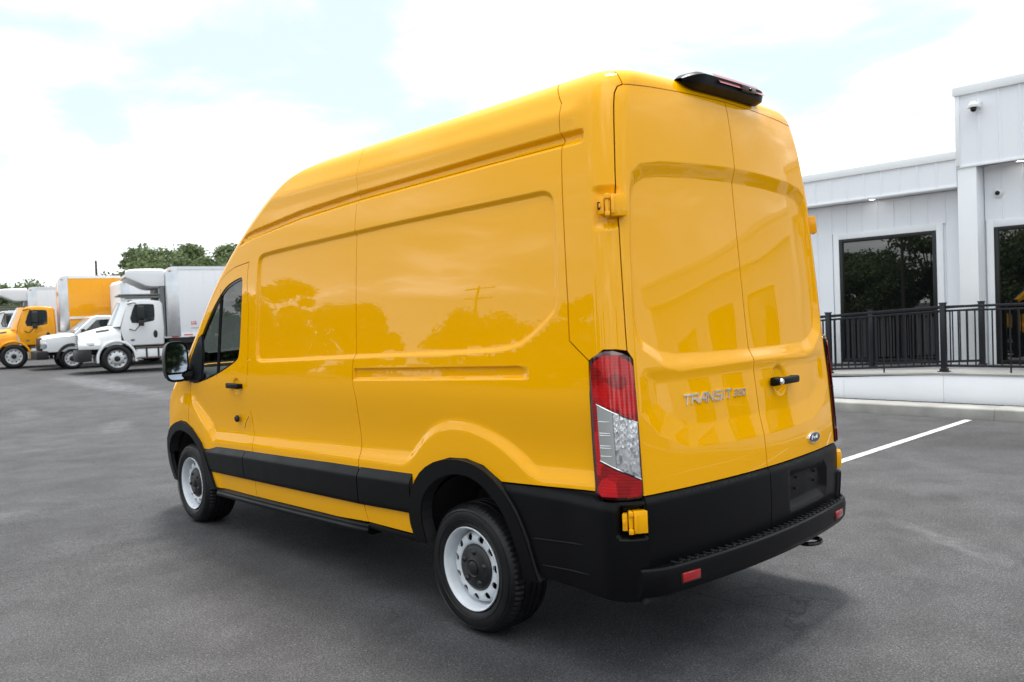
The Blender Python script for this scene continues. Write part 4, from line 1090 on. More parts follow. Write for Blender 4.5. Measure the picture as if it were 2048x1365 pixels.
# wing mirror
def wing_mirror(s):
    h = MB()
    # housing: rounded box loft, towing-size head on two arms
    cx, cy, cz = -1.098, 3.65, 1.408
    def shell(a, b_):
        th = 2*PI*a; ph = b_; r0 = [1.0, .97, .80, .40][int(round(ph*3))]; d = [0, .06, .115, .135][int(round(ph*3))]
        c, s_n = math.cos(th), math.sin(th); n = 3.6
        q = (abs(c)**n+abs(s_n)**n)**(-1/n)
        return (cx+.098*q*c*r0, cy+d, cz+.172*q*s_n*r0)
    h.grid(shell, 40, 3)
    h.tube([(-1.06, 3.72, 1.30), (-1.01, 3.67, 1.28), (-.96, 3.60, 1.285)], [.05, .045, .05], 10); h.tube([(-1.06, 3.73, 1.36), (-1.01, 3.69, 1.345), (-.95, 3.62, 1.34)], [.035, .035, .04], 10)
    hs = h.build('wing_mirror', BP, van, ang=50)
    f = MB()
    def rim(a, b_):
        th = 2*PI*a; c, s_n = math.cos(th), math.sin(th); n = 3.6; q = (abs(c)**n+abs(s_n)**n)**(-1/n); r0 = [1.0, .99, .90, .88][int(round(b_*3))]; d = [0, -.014, -.014, .006][int(round(b_*3))]
        return (cx+.098*q*c*r0, cy+d, cz+.172*q*s_n*r0)
    f.grid(rim, 40, 3); f.build('mirror_frame', BP, hs, ang=50)
    def plate(z0, z1, tilt, nm):
        g = MB(); w2 = .084; n_ = 24; pts = []
        zc, hh = (z0+z1)/2, (z1-z0)/2
        for t in range(n_):
            th = 2*PI*t/n_; c, s_n = math.cos(th), math.sin(th); q = (abs(c)**6+abs(s_n)**6)**(-1/6); pts.append((cx+w2*q*c, cy+.012+tilt[0]*(w2*q*c)+tilt[1]*hh*q*s_n, zc+hh*q*s_n))
        g.add(pts, [tuple(range(n_))]); g.build(nm, M['mirror'], hs)
    plate(1.318, 1.562, (-.27, .04), 'mirror_glass'); plate(1.250, 1.304, (-.22, .12), 'wide_angle_glass')
    fb = MB(); fb.bb(cx-.086, cx+.086, cy-.010, cy+.004, 1.305, 1.317); fb.build('mirror_bar', BP, hs)
    return hs
M['mirror'] = mat('mirror_glass', (.24, .28, .34), .02, metal=1)
wm = wing_mirror(-1)
c = copy_tree(wm, van); c.scale = (-1, 1, 1)

# high-level brake lamp
bl = MB()
def brk(a, b_):
    x = -.37+a*.73; e = min(1, min(a, 1-a)/.16); e = e*(2-e)
    sec = [(-.90, 2.806), (-.955, 2.838), (-1.035, 2.835), (-1.070, 2.816), (-1.060, 2.770), (-1.01, 2.748)]
    t = b_*(len(sec)-1); i = min(int(t), len(sec)-2); f = t-i; y = sec[i][0]*(1-f)+sec[i+1][0]*f; z = sec[i][1]*(1-f)+sec[i+1][1]*f
    return (x, -.985+(y+.985)*(.35+.65*e)+.04*(x*x), 2.785+(z-2.785)*(.25+.75*e)+.005-.03*x*x)
bl.grid(brk, 26, 15); brl = bl.build('brake_lamp', BP, van, ang=50)
le = MB()
def brl_(a, b_):
    x = -.15+a*.43; y = -1.032-b_*.050; z = 2.851-b_*.058; return (x, y+.04*x*x, z-.03*x*x)
le.grid(brl_, 8, 3); le.build('brake_lens', mat('brake_red', (.30, .008, .02), .25, coat=.6), brl)
cm_ = MB(); cm_.box((.12, -1.071, 2.800), (.13, .02, .028)); cm_.lathe([(0, -.012), (.008, -.012), (.010, 0)], (.13, -1.078, 2.800), 'y', 14); cm_.build('reversing_camera', M['black_gloss'], brl, bevel=.004)

# wheels
def make_wheel(name):
    w_ = empty(name, (0, 0, 0), 0, van)
    # tyre: outer face towards -x at x=0
    Rt, Wt = .347, .235
    prof = [(.212, .018), (.224, .004), (.245, -.008), (.275, -.014), (.300, -.012), (.318, -.004), (.330, .008), (.339, .020), (.344, .034), (.346, .045)]
    gr = []
    for c in (.066, .110, .150, .192):
        gr += [(.347, c-.0055), (.339, c-.004), (.339, c+.004), (.347, c+.0055)]
    prof += gr+[(.346, .21), (.340, .232), (.325, .25), (.29, .262), (.25, .255), (.212, .235)]
    t = MB(); n = 144; vs = []; fs = []; mm_ = len(prof)
    for k in range(n):
        a = 2*PI*k/n; notch = (k % 2 == 0)
        for j, (r, h) in enumerate(prof):
            rr = r-(.007 if notch and (6 <= j <= 9) else 0)-(.002 if notch and 10 <= j < mm_-5 and r > .345 else 0)
            vs.append((h, rr*math.cos(a), rr*math.sin(a)))
    for k in range(n):
        k2 = (k+1) % n
        for j in range(mm_-1): fs.append((k*mm_+j, k*mm_+j+1, k2*mm_+j+1, k2*mm_+j))
    t.add(vs, fs); ty = t.build('tyre', M['tyre'], w_, ang=28)
    lt = MB()
    for r0 in (.262, .308): lt.lathe([(r0-.0015, -.0125), (r0, -.0155), (r0+.0015, -.0125)], (0, 0, 0), 'x', 96)
    lt.build('sidewall_bead', M['tyre'], ty)
    # rim barrel and lip
    rm = MB(); rm.lathe([(.205, .20), (.205, .03), (.212, .012), (.221, .002), (.223, -.004), (.220, -.009), (.214, -.006), (.207, .010), (.203, .030), (.200, .085), (.198, .097)], (0, 0, 0), 'x', 72)
    rim = rm.build('rim', M['rim_white'], w_, ang=40)
    # pierced disc
    def hx(r): return np.interp(r, [0, .115, .130, .150, .174, .186, .199], [.048, .048, .036, .030, .036, .060, .095])
    circ = lambda r, n_, c=(0, 0): [(c[0]+r*math.cos(2*PI*i/n_), c[1]+r*math.sin(2*PI*i/n_)) for i in range(n_)]
    holes = []
    for i in range(11):
        a = 2*PI*(i+.3)/11; c = (.160*math.cos(a), .160*math.sin(a)); hl = []
        for q in range(14):
            b_ = 2*PI*q/14; dx, dy = .0215*math.cos(b_), .0195*math.sin(b_); hl.append((c[0]+dx*-math.sin(a)+dy*math.cos(a), c[1]+dx*math.cos(a)+dy*math.sin(a)))
        holes.append(hl)
    pts = [(r*math.cos(2*PI*(i+.5*(j % 2))/64), r*math.sin(2*PI*(i+.5*(j % 2))/64)) for j, r in enumerate((.124, .130, .138, .147, .158, .169, .176, .181, .187, .193)) for i in range(64)]
    pts = [p for p in pts if all((p[0]-h0)**2+(p[1]-h1)**2 >.0235**2 for h0, h1 in [(.158*math.cos(2*PI*(i+.3)/11), .158*math.sin(2*PI*(i+.3)/11)) for i in range(11)])]
    inner = circ(.118, 64)
    ov_, F_, loops = triangulate(circ(.199, 72), [inner]+holes, pts)
    k = MB(); zz = hx(np.hypot(ov_[:, 0], ov_[:, 1])); base_ = [(float(z), float(a), float(b_)) for (a, b_), z in zip(ov_, zz)]
    fs = [tuple(map(int, f)) for f in F_]
    for lp in loops[2:]:
        o_ = len(base_); nn_ = len(lp); base_ += [(base_[i][0]+.010, base_[i][1]*.995, base_[i][2]*.995) for i in lp]
        fs += [(lp[i], lp[(i+1) % nn_], o_+(i+1) % nn_, o_+i) for i in range(nn_)]
    k.add(base_, fs); k.build('wheel_disc', M['rim_white'], rim, ang=40)
    bk = MB(); bk.lathe([(0, .115), (.20, .115)], (0, 0, 0), 'x', 40); bk.build('brake_backing', M['dark_inside'], rim)
    hc = MB(); hc.lathe([(0, .006), (.030, .006), (.036, .010), (.036, .016), (.041, .016), (.046, .012), (.052, .016), (.098, .018), (.114, .026), (.124, .036), (.126, .046)], (0, 0, 0), 'x', 48)
    hub = hc.build('hub_cap', M['hub_black'], w_, ang=40)
    lg = MB()
    for i in range(5):
        a = 2*PI*i/5+.4; lg.lathe([(0, .008), (.010, .009), (.016, .014), (.018, .020)], (.0, .086*math.cos(a), .086*math.sin(a)), 'x', 14)
    lg.build('lug_cover', M['hub_black'], hub, ang=50)
    return w_
w1 = make_wheel('rear_wheel'); w1.location = (-.985, 0, .345)
w2 = copy_tree(w1, van); w2.name = 'front_wheel'; w2.location = (-.975, 3.75, .345); w2.rotation_euler = (.7, 0, 0)
for src, y in ((w1, 0), (w1, 3.75)):
    c = copy_tree(w1, van); c.name = 'rear_wheel' if y == 0 else 'front_wheel'; c.location = (.98, y, .345); c.rotation_euler = (.3, 0, PI)

# wheel housings, floor, underbody
for y, xo in ((0, .96), (3.75, .94)):
    for s in (-1, 1):
        wl = MB()
        def hou(a, b_, y=y, s=s, xo=xo):
            an = .13+a*(PI-.26); r = .465; return (s*(xo-.02-b_*.36), y+r*math.cos(an), .375+r*math.sin(an))
        wl.grid(hou, 20, 2)
        wl.add([(s*(xo-.38), y-.47, .40), (s*(xo-.38), y+.47, .40), (s*(xo-.38), y+.47, .86), (s*(xo-.38), y-.47, .86)], [(0, 1, 2, 3)])
        wl.build('wheel_housing', M['dark_inside'], van)
fl = MB(); fl.bb(-.93, .93, .46, 3.28, .40, .46); fl.bb(-.56, .56, -.46, .46, .52, .58); fl.bb(-.93, .93, -1.12, -.46, .40, .46); fl.bb(-.56, .56, 3.28, 4.3, .42, .48)
fl.build('floor_pan', M['dark_inside'], van)
un = MB(); un.tube([(-.80, 0, .345), (.80, 0, .345)], .05, 12); un.lathe([(0, -.14), (.12, -.08), (.15, 0), (.12, .08), (0, .14)], (0, 0, .345), 'x', 20)
un.tube([(0, .1, .36), (0, 3.2, .42)], .045, 10); un.bb(-.55, -.47, -.75, .75, .33, .40); un.bb(.47, .55, -.75, .75, .33, .40); un.tube([(.35, -1.0, .35), (.35, 1.6, .33)], .035, 10)
un.bb(.2, .5, 1.2, 2.0, .26, .40); un.bb(-.7, -.3, 1.3, 2.3, .26, .40); un.tube([(-.85, 3.75, .345), (.85, 3.75, .345)], .035, 8)
un.build('rear_axle_and_chassis', mat('chassis', (.02, .02, .02), .7), van)
# cab interior
trim = mat('cab_trim', (.05, .055, .058), .7); seatm = mat('seat_cloth', (.07, .085, .09), .85, bump=.3, bscale=220, bdist=.002)
da = MB(); da.prism([(3.55, .75), (3.50, 1.18), (3.62, 1.30), (4.05, 1.33), (4.05, .75)], 'x', -.88, .88); da.build('dashboard', trim, van, bevel=.03)
bk = MB(); bk.bb(-.9, .9, 2.30, 2.34, .46, 2.2); bk.build('cargo_bulkhead', mat('bulkhead', (.10, .105, .11), .6), van)
cf = MB(); cf.bb(-.92, .92, 2.34, 3.6, .72, .76); cf.build('cab_floor', trim, van)
hl = MB(); hl.bb(-.82, .82, 2.34, 3.0, 2.12, 2.15); hl.build('headlining', mat('headlining', (.35, .36, .36), .9), van)
def seat(x):
    s = MB(); s.box((x, 2.92, 1.0), (.50, .52, .18)); s.box((x, 2.62, 1.32), (.48, .16, .68), rx=.20); s2 = s.build('cab_seat', seatm, van, bevel=.05, seg=4)
    h = MB(); h.box((x, 2.52, 1.76), (.27, .11, .22), rx=.12); h.build('headrest', seatm, s2, bevel=.04, seg=4)
    p = MB(); p.box((x, 2.92, .83), (.42, .46, .16)); p.build('seat_base', trim, s2)
    bag = MB(); bag.box((x, 2.70, 1.50), (.50, .05, .34), rx=.2); 
    return s2
seat(-.46); seat(.46)
pc = MB()
random.seed(3)
def cover(a, b_):
    z = 1.46+b_*.46; y = 2.66-.20*(b_)-.03*math.sin(a*9)*.6+.012*math.sin(b_*17+a*6); x = .46+(a-.5)*(.54-.2*b_*b_); return (x, y+.10, z)
pc.grid(cover, 16, 14); pc.build('seat_cover', mat('plastic_sheet', (.55, .62, .62), .25), van)
st = MB(); cx_, cy_, cz_ = -.46, 3.42, 1.24
st.tube([(cx_+.19*math.cos(a), cy_+.19*math.sin(a)*.42, cz_+.19*math.sin(a)*.9) for a in np.linspace(0, 2*PI, 33)], .015, 8, cap=False); st.tube([(cx_, cy_, cz_), (cx_, 3.62, 1.12)], .03, 8); st.tube([(cx_-.18, cy_, cz_), (cx_+.18, cy_, cz_)], .018, 6); st.build('steering_wheel', M['black_plastic'], van)
# number plate screws
ps = MB()
for (x, z) in ((.31, .70), (.56, .70), (.33, .755), (.57, .75)):
    B_ = base(u_of_x(x, z), float(v_of_z(z))); ps.lathe([(0, -.010), (.006, -.010), (.007, 0)], (x, float(B_[1])+.014, z), 'y', 8)
ps.build('plate_screw', M['black_gloss'], van)
# ---------------------------------------------------------------- parked trucks (local frame: x forward, y left, z up, front axle above the origin)
TM = {'white': mat('truck_white', (.78, .79, .80), .30, spec=.3, coat=.6, coat_rough=.05), 'orange': mat('truck_orange', (.86, .36, .004), .32, spec=.1, coat=.7, coat_rough=.05), 'box_white': mat('box_white', (.80, .81, .83), .42),
      'alu': mat('aluminium', (.62, .63, .65), .32, metal=.9, var=.1, vscale=3), 'dark': mat('truck_dark', (.014, .014, .015), .5), 'gls': None, 'steel_white': mat('wheel_white', (.60, .61, .62), .4), 'lamp': mat('head_lamp', (.60, .63, .66), .12, metal=.6, coat=1.0),
      'amber': mat('amber_lamp', (.7, .22, .01), .3), 'red': mat('red_mark', (.6, .03, .02), .4), 'rust': mat('step_steel', (.16, .12, .10), .6, metal=.3, var=.4, vscale=8), 'grey': mat('unit_grey', (.16, .17, .17), .5)}
def tglass():
    Mm = mat('truck_glass', (.03, .04, .045), .03, spec=1.0, coat=1.0, coat_rough=.0); return Mm
TM['gls'] = tglass(); TM['shield'] = mat('truck_shield', (.22, .28, .32), .05, spec=1.0, coat=1.0, coat_rough=0)
def truck_wheel(par, x, y, r, rim_r, m_, name='wheel', dual=False):
    w_ = empty(name, (x, y, r), 0, par); s = 1 if y > 0 else -1; wd = .28 if not dual else .60
    t = MB(); t.lathe([(rim_r, -.02*s), (rim_r+.02, .0), (rim_r+.08, .012*s), (r-.07, .010*s), (r-.025, -.012*s), (r-.004, -.04*s), (r, -.07*s), (r, -(wd-.05)*s), (r-.03, -wd*s), (rim_r, -wd*s)], (0, 0, 0), 'y', 40); t.build('tyre', M['tyre'], w_)
    q = MB(); q.lathe([(rim_r+.012, -.005*s), (rim_r+.008, .008*s), (rim_r-.015, -.01*s), (rim_r-.03, -.05*s), (rim_r*.72, -.055*s), (rim_r*.55, -.03*s), (rim_r*.42, -.025*s), (.0, -.025*s)], (0, 0, 0), 'y', 40); ri = q.build('rim', m_, w_)
    for i in range(10):
        a = 2*PI*i/10; k = MB(); k.lathe([(0, .002*s), (.028, .002*s), (.030, -.02*s)], (rim_r*.80*math.cos(a), -.052*s, rim_r*.80*math.sin(a)), 'y', 10); k.build('hand_hole', TM['dark'], ri)
    k = MB(); k.lathe([(.0, .075*s), (.05, .07*s), (.075, .04*s), (.085, -.02*s), (.10, -.024*s)], (0, 0, 0), 'y', 20); k.build('hub', TM['dark'], ri)
    k = MB()
    for i in range(10):
        a = 2*PI*(i+.5)/10; k.lathe([(0, .02*s), (.016, .02*s), (.018, -.03*s)], (rim_r*.50*math.cos(a), 0, rim_r*.50*math.sin(a)), 'y', 8)
    o = k.build('wheel_nut', TM['alu'], ri); o['kind'] = 'stuff'
    return w_
def loft(mb, secs):
    """secs: list of closed rings with equal counts"""
    n = len(secs[0]); o = []
    vs = [p for s in secs for p in s]; fs = [(i*n+j, i*n+(j+1) % n, (i+1)*n+(j+1) % n, (i+1)*n+j) for i in range(len(secs)-1) for j in range(n)]
    fs += [tuple(range(n)), tuple((len(secs)-1)*n+j for j in range(n))]; mb.add(vs, fs)
def arch_sec(x, hw, z0, z1, p=3.2, n=18):
    pts = []
    for i in range(n+1):
        a = PI*i/n; c, s = math.cos(a), math.sin(a); q = (abs(c)**p+abs(s)**p)**(-1/p); pts.append((x, hw*c*q, z0+(z1-z0)*s*q))
    return pts
def medium_cab(t, paint, R_=.5):
    hw = 1.12
    # cab shell: side profile extruded across, roof and corners rounded
    prof = [(-1.56, .93), (-1.58, 1.6), (-1.55, 2.40), (-1.47, 2.50), (-.95, 2.55), (-.52, 2.52), (-.40, 2.46), (-.17, 1.68), (-.16, 1.45), (-.30, .93)]
    c = MB(); c.prism([(a, b_) for a, b_ in prof], 'y', -hw+.02, hw-.02); cab = c.build('cab', paint, t, bevel=.07, seg=3)
    # windscreen
    def wsc(a, b_):
        y = (a-.5)*2; xb = -.15+.34*(1-y*y); xt = -.40+.26*(1-y*y); return (xb+(xt-xb)*b_+.012, y*(1.02-.05*b_), 1.69+b_*.76)
    k = MB(); k.grid(wsc, 16, 6); k.build('windscreen', TM['shield'], cab)
    def wfr(a, b_):
        y = (a-.5)*2; xb = -.15+.34*(1-y*y); xt = -.40+.26*(1-y*y); return (xb+(xt-xb)*(b_*1.16-.08)-.004, y*(1.10-.06*b_), 1.62+b_*.90)
    k = MB(); k.grid(wfr, 16, 6); k.build('windscreen_surround', paint, cab)
    def wseal(a, b_):
        y = (a-.5)*2; xb = -.15+.34*(1-y*y); xt = -.40+.26*(1-y*y); return (xb+(xt-xb)*(b_*1.05-.025)+.005, y*(1.045-.05*b_), 1.67+b_*.80)
    k = MB(); k.grid(wseal, 16, 6); k.build('windscreen_seal', TM['dark'], cab)
    # doors both sides
    for s in (1, -1):
        yv = s*(hw-.018)
        k = MB(); k.prism([(-.38, .96), (-.24, 1.45), (-.30, 1.72), (-.52, 2.46), (-1.38, 2.46), (-1.42, 1.6), (-1.40, .96)], 'y', yv-.01*s, yv+.012*s); d = k.build('cab_door', paint, cab, bevel=.008)
        wv = yv+.014*s
        win = [(-.42, 1.74), (-.60, 2.34), (-.70, 2.40), (-1.22, 2.39), (-1.27, 2.34), (-1.27, 1.84), (-1.20, 1.78), (-.80, 1.72)]
        k = MB(); k.prism(chaikin(win, 1), 'y', wv-.006*s, wv+.004*s); k.build('window_seal', TM['dark'], d)
        cxw = sum(p[0] for p in win)/len(win); czw = sum(p[1] for p in win)/len(win)
        k = MB(); k.prism(chaikin([(cxw+(a-cxw)*.92, czw+(b_-czw)*.90) for a, b_ in win], 1), 'y', wv+.002*s, wv+.007*s); k.build('window_glass', TM['gls'], d)
        k = MB(); k.bb(-.655, -.625, min(wv, wv+.012*s), max(wv, wv+.012*s), 1.76, 2.38); k.build('window_bar', TM['dark'], d)
        k = MB(); k.lathe([(0, .004*s), (.075, .004*s), (.08, 0)], (0, 0, 0), 'y', 16); o = k.build('door_emblem', TM['grey'], d); o.location = (-.52, wv-.006*s, 1.13); o.scale = (1, 1, .55)
        k = MB(); k.lathe([(0, .03*s), (.07, .025*s), (.09, .0)], (0, 0, 0), 'y', 16); o = k.build('door_handle', TM['dark'], d); o.location = (-1.27, wv, 1.32); o.scale = (.8, 1, 1.55)
        k = MB(); k.bb(-.92, -.70, min(s*1.20, s*1.34), max(s*1.20, s*1.34), 1.86, 2.32); k.bb(-.90, -.72, min(s*1.20, s*1.32), max(s*1.20, s*1.32), 1.62, 1.84); mr = k.build('cab_mirror', TM['dark'], cab, bevel=.03, seg=3)
        k = MB(); k.tube([(-.40, s*1.10, 2.40), (-.62, s*1.24, 2.44), (-.76, s*1.27, 2.30)], .018, 6); k.tube([(-.42, s*1.10, 1.52), (-.60, s*1.24, 1.46), (-.76, s*1.27, 1.64)], .018, 6); k.build('mirror_arm', TM['dark'], mr)
    # bonnet
    k = MB(); secs = []
    for x, w_, z1 in ((-.16, 1.05, 1.70), (.10, 1.03, 1.685), (.45, .99, 1.62), (.80, .92, 1.53), (1.05, .82, 1.45), (1.16, .70, 1.40), (1.19, .66, 1.30)): secs.append(arch_sec(x, w_, .92, z1))
    loft(k, secs); bn = k.build('bonnet', paint, t)
    # wheel arches sweep from the bumper over the wheel
    for s in (1, -1):
        k = MB(); pr = []
        arc = [(.66*math.cos(a), .50+.66*math.sin(a)) for a in np.linspace(R(-12), R(192), 15)]; arc2 = [(.57*math.cos(a), .50+.57*math.sin(a)) for a in np.linspace(R(192), R(-12), 15)]
        k.prism(arc+arc2, 'y', s*.70, s*1.12); k.build('wheel_arch', paint, bn, bevel=.03, seg=3)
        k = MB(); secs = [[(x, s*(yc+dy), z) for (dy, z) in ((-.30, .86), (.0, .86), (.02, 1.0), (-.06, zt), (-.30, zt+.06))] for x, yc, zt in ((.50, 1.12, 1.14), (.75, 1.10, 1.15), (.98, 1.04, 1.14), (1.14, .92, 1.12), (1.18, .84, 1.08))]
        loft(k, secs); k.build('headlamp_housing', paint, bn, bevel=.02)
        k = MB(); k.grid(lambda a, b_: (.70+.42*a, s*(1.112-.24*a*a+.015*math.sin(PI*b_)), .965+.10*b_+.05*(1-a)*b_), 8, 5); k.build('headlamp', TM['lamp'], bn)
        k = MB(); k.box((.42, s*.985, 1.49), (.44, .05, .08), ry=.12, rz=-.25*s); k.build('bonnet_vent', TM['grey'], bn, bevel=.02)
    g_ = MB(); g_.bb(1.185, 1.20, -.56, .56, .90, 1.36); gr_ = g_.build('grille', TM['dark'], bn)
    for i in range(6): k = MB(); k.bb(1.195, 1.235, -.56, .56, .92+i*.073, .955+i*.073); k.build('grille_bar', TM['alu'], gr_, bevel=.006)
    k = MB(); secs = [[(x, y, z) for x, z in ((1.30-.16*(y/1.15)**4*1.6, .84), (1.33-.16*(y/1.15)**4*1.6, .65), (1.30-.16*(y/1.15)**4*1.6, .44), (.80, .46), (.80, .84))] for y in np.linspace(-1.16, 1.16, 13)]
    loft(k, secs); k.build('bumper', TM['dark'], t, bevel=.01)
    for s in (1, -1):
        k = MB(); k.bb(-1.60, -.62, min(s*.82, s*1.10), max(s*.82, s*1.10), .50, .82); tk = k.build('fuel_tank', TM['box_white'], t, bevel=.05, seg=3)
        k = MB(); k.bb(-1.62, -.60, min(s*.86, s*1.13), max(s*.86, s*1.13), .845, .885); k.bb(-1.62, -.60, min(s*.86, s*1.13), max(s*.86, s*1.13), .47, .50); k.build('cab_step', TM['rust'], tk)
        for xx in (-.95, -1.34): k = MB(); k.bb(xx-.03, xx+.03, min(s*1.08, s*1.115), max(s*1.08, s*1.115), .49, .84); k.build('tank_strap', TM['dark'], tk)
    for y in (-.5, 0, .5): k = MB(); k.bb(-.62, -.54, y-.05, y+.05, 2.53, 2.575); k.build('roof_marker', TM['amber'], cab, bevel=.01)
def box_body(t, m_, x0, L_, z0, z1, corner=.30, hw=1.27, rail=None):
    b_ = MB(); b_.prism([(x0, z0), (x0, z1-.18), (x0-.10, z1-.04), (x0-.24, z1), (x0-L_, z1), (x0-L_, z0)], 'y', -hw, hw); bo = b_.build('cargo_box', m_, t, bevel=.012)
    for s in (1, -1):
        k = MB(); k.prism([(x0+.012, z0), (x0+.012, z1-.17), (x0-.09, z1-.03), (x0-.24, z1+.008), (x0-corner, z1+.008), (x0-corner, z0)], 'y', s*(hw-.08), s*(hw+.012)); k.build('corner_post', TM['alu'], bo, bevel=.02)
        k = MB(); k.bb(x0-L_, x0-corner, min(s*hw, s*(hw+.016)), max(s*hw, s*(hw+.016)), z1-.10, z1+.01); k.build('top_rail', TM['box_white'], bo)
        k = MB(); k.bb(x0-L_, x0-corner, min(s*hw, s*(hw+.016)), max(s*hw, s*(hw+.016)), z0-.02, z0+.10); k.build('bottom_rail', TM['box_white'], bo)
        if rail is not None: k = MB(); k.bb(x0-L_, x0-corner, min(s*hw, s*(hw+.03)), max(s*hw, s*(hw+.03)), rail-.05, rail+.05); k.build('rub_rail', TM['box_white'], bo)
        k = MB(); k.box((x0-.14, s*(hw+.018), z1-.15), (.10, .02, .05)); k.build('marker_lamp', TM['amber'], bo, bevel=.005)
        for i in range(8): k = MB(); xx = x0-corner-.25-i*.72; k.bb(xx-.15, xx+.15, min(s*(hw+.016), s*(hw+.02)), max(s*(hw+.016), s*(hw+.02)), z0+.02, z0+.06); k.build('reflective_tape', TM['red'], bo)
        n = int((L_-corner)/.41)
        for i in range(n):
            xx = x0-corner-(i+1)*(L_-corner)/n; k = MB(); k.bb(xx-.006, xx+.006, min(s*hw, s*(hw+.004)), max(s*hw, s*(hw+.004)), z0+.10, z1-.10); k.build('panel_seam', m_, bo)
    return bo
def chassis(t, L_, r, rim, rim_m, z=.80):
    k = MB(); k.bb(-L_, .9, -.45, -.36, z-.14, z+.14); k.bb(-L_, .9, .36, .45, z-.14, z+.14); k.bb(-L_+.1, -L_+.2, -.45, .45, z-.1, z+.1); k.bb(-1.7, -1.6, -.45, .45, z-.1, z+.1); k.bb(-L_, -1.7, -1.2, 1.2, z+.16, z+.34); k.tube([(0, -.9, r), (0, .9, r)], .07, 8); k.build('chassis_frame', TM['dark'], t)
    for x, dual in ((0, False), (-L_*.66, True)):
        for s in (1, -1): truck_wheel(t, x, s*(1.10 if not dual else 1.20), r, rim, rim_m, dual=dual)
def reefer_unit(t, x0):
    u = MB(); secs = []
    for x, hw, za, zb in ((x0, 1.04, 2.96, 3.66), (x0+.45, 1.04, 2.95, 3.67), (x0+.62, 1.03, 2.99, 3.67), (x0+.92, 1.0, 3.15, 3.66), (x0+1.16, .97, 3.28, 3.63), (x0+1.26, .94, 3.33, 3.57)):
        secs.append([(x, hw*c*((abs(c)**9+abs(s)**9)**(-1/9)), (za+zb)/2+(zb-za)/2*s*((abs(c)**9+abs(s)**9)**(-1/9))) for c, s in [(math.cos(2*PI*i/28), math.sin(2*PI*i/28)) for i in range(28)]])
    loft(u, secs); un = u.build('cooling_unit', TM['box_white'], t)
    for s in (1, -1):
        k = MB(); k.box((x0+1.24, s*.46, 3.52), (.08, .72, .10), ry=.5); k.build('unit_vent', TM['dark'], un, bevel=.01)
        k = MB(); k.box((x0+1.0, s*.955, 3.53), (.22, .03, .07), ry=-.08, rz=-.13*s); k.build('unit_vent', TM['dark'], un, bevel=.01)
    k = MB(); k.box((x0+1.225, 0, 3.36), (.10, 1.86, .045), ry=.3); k.build('unit_lip', TM['dark'], un, bevel=.02)
    k = MB(); k.bb(x0+.05, x0+1.15, -.95, -.88, 2.66, 2.74); k.bb(x0+.05, x0+1.45, .88, .95, 2.62, 2.68); k.bb(x0+.15, x0+1.50, -.95, .95, 2.72, 2.76); k.build('unit_platform', TM['grey'], un)
    for y in (-.8, .8): k = MB(); k.bb(x0+.02, x0+.20, y-.06, y+.06, 1.2, 2.95); k.build('unit_pipe_cover', TM['alu'], un)
    k = MB(); k.bb(x0+.03, x0+.16, .95, 1.05, 1.25, 3.0); k.bb(x0+.02, x0+.30, -.7, .7, 2.5, 2.95); k.build('cable_duct', TM['grey'], un)
TRH = R(167)
def tpos(px, depth): return at_px(px, depth)
def at_px(px, depth):
    """ground position below a pixel column at a depth"""
    d = _fw+_r2*((px-1024)/1636.1); p = Vector((-3.73037, -3.33128, 0))+Vector((d.x, d.y, 0))*depth; return p.x, p.y
def refrigerated_truck(px, depth, label):
    x, y = at_px(px, depth); t = empty('refrigerated_truck', (x, y, gz(y)), TRH); tag(t, label, 'truck', 'trucks parked in a row')
    t.location = Vector(t.location)-Vector((-math.sin(TRH), math.cos(TRH), 0))*1.1
    medium_cab(t, TM['white']); box_body(t, TM['box_white'], -1.68, 7.6, 1.20, 3.70, corner=.42); reefer_unit(t, -1.66); chassis(t, 8.6, .50, .305, TM['alu']); return t
tr1 = refrigerated_truck(233, 28.6, 'white refrigerated box truck nearest the van, with a rounded cooling unit over its cab')
# the small red notice low on its box
k = MB()
for i, (wd, hh) in enumerate(((.075, .10), (.075, .10), (.085, .10))): k.bb(-2.46-i*.066-wd*.62, -2.46-i*.066, 1.2705, 1.275, 1.60, 1.655); k.bb(-2.46-i*.066-wd*.5, -2.46-i*.066, 1.2705, 1.275, 1.672, 1.72)
k.build('red_notice', TM['red'], tr1)
k = MB(); k.bb(-2.80, -2.46, 1.2705, 1.274, 1.47, 1.485); k.build('notice_line', TM['dark'], tr1)
tr0 = refrigerated_truck(-18, 41, 'white refrigerated truck furthest away, cut off by the left edge')
x, y = at_px(25, 33.6); t = empty('box_truck', (x, y, gz(y)), R(168)); t.location = Vector(t.location)-Vector((-math.sin(TRH), math.cos(TRH), 0))*1.1
tag(t, 'orange-yellow box truck with a yellow box, second from the left', 'truck', 'trucks parked in a row')
medium_cab(t, TM['orange']); box_body(t, TM['orange'], -1.72, 6.9, 1.45, 3.78, corner=.36, rail=2.02); chassis(t, 8.0, .50, .30, TM['steel_white'])
k = MB()
for i, wd in enumerate((.20, .20, .16, .20, .20, .18)): k.bb(-1.712, -1.706, .72-i*.27-wd, .72-i*.27, 2.98, 3.14)
k.build('faded_lettering', mat('faded_print', (.52, .30, .06), .5), t)
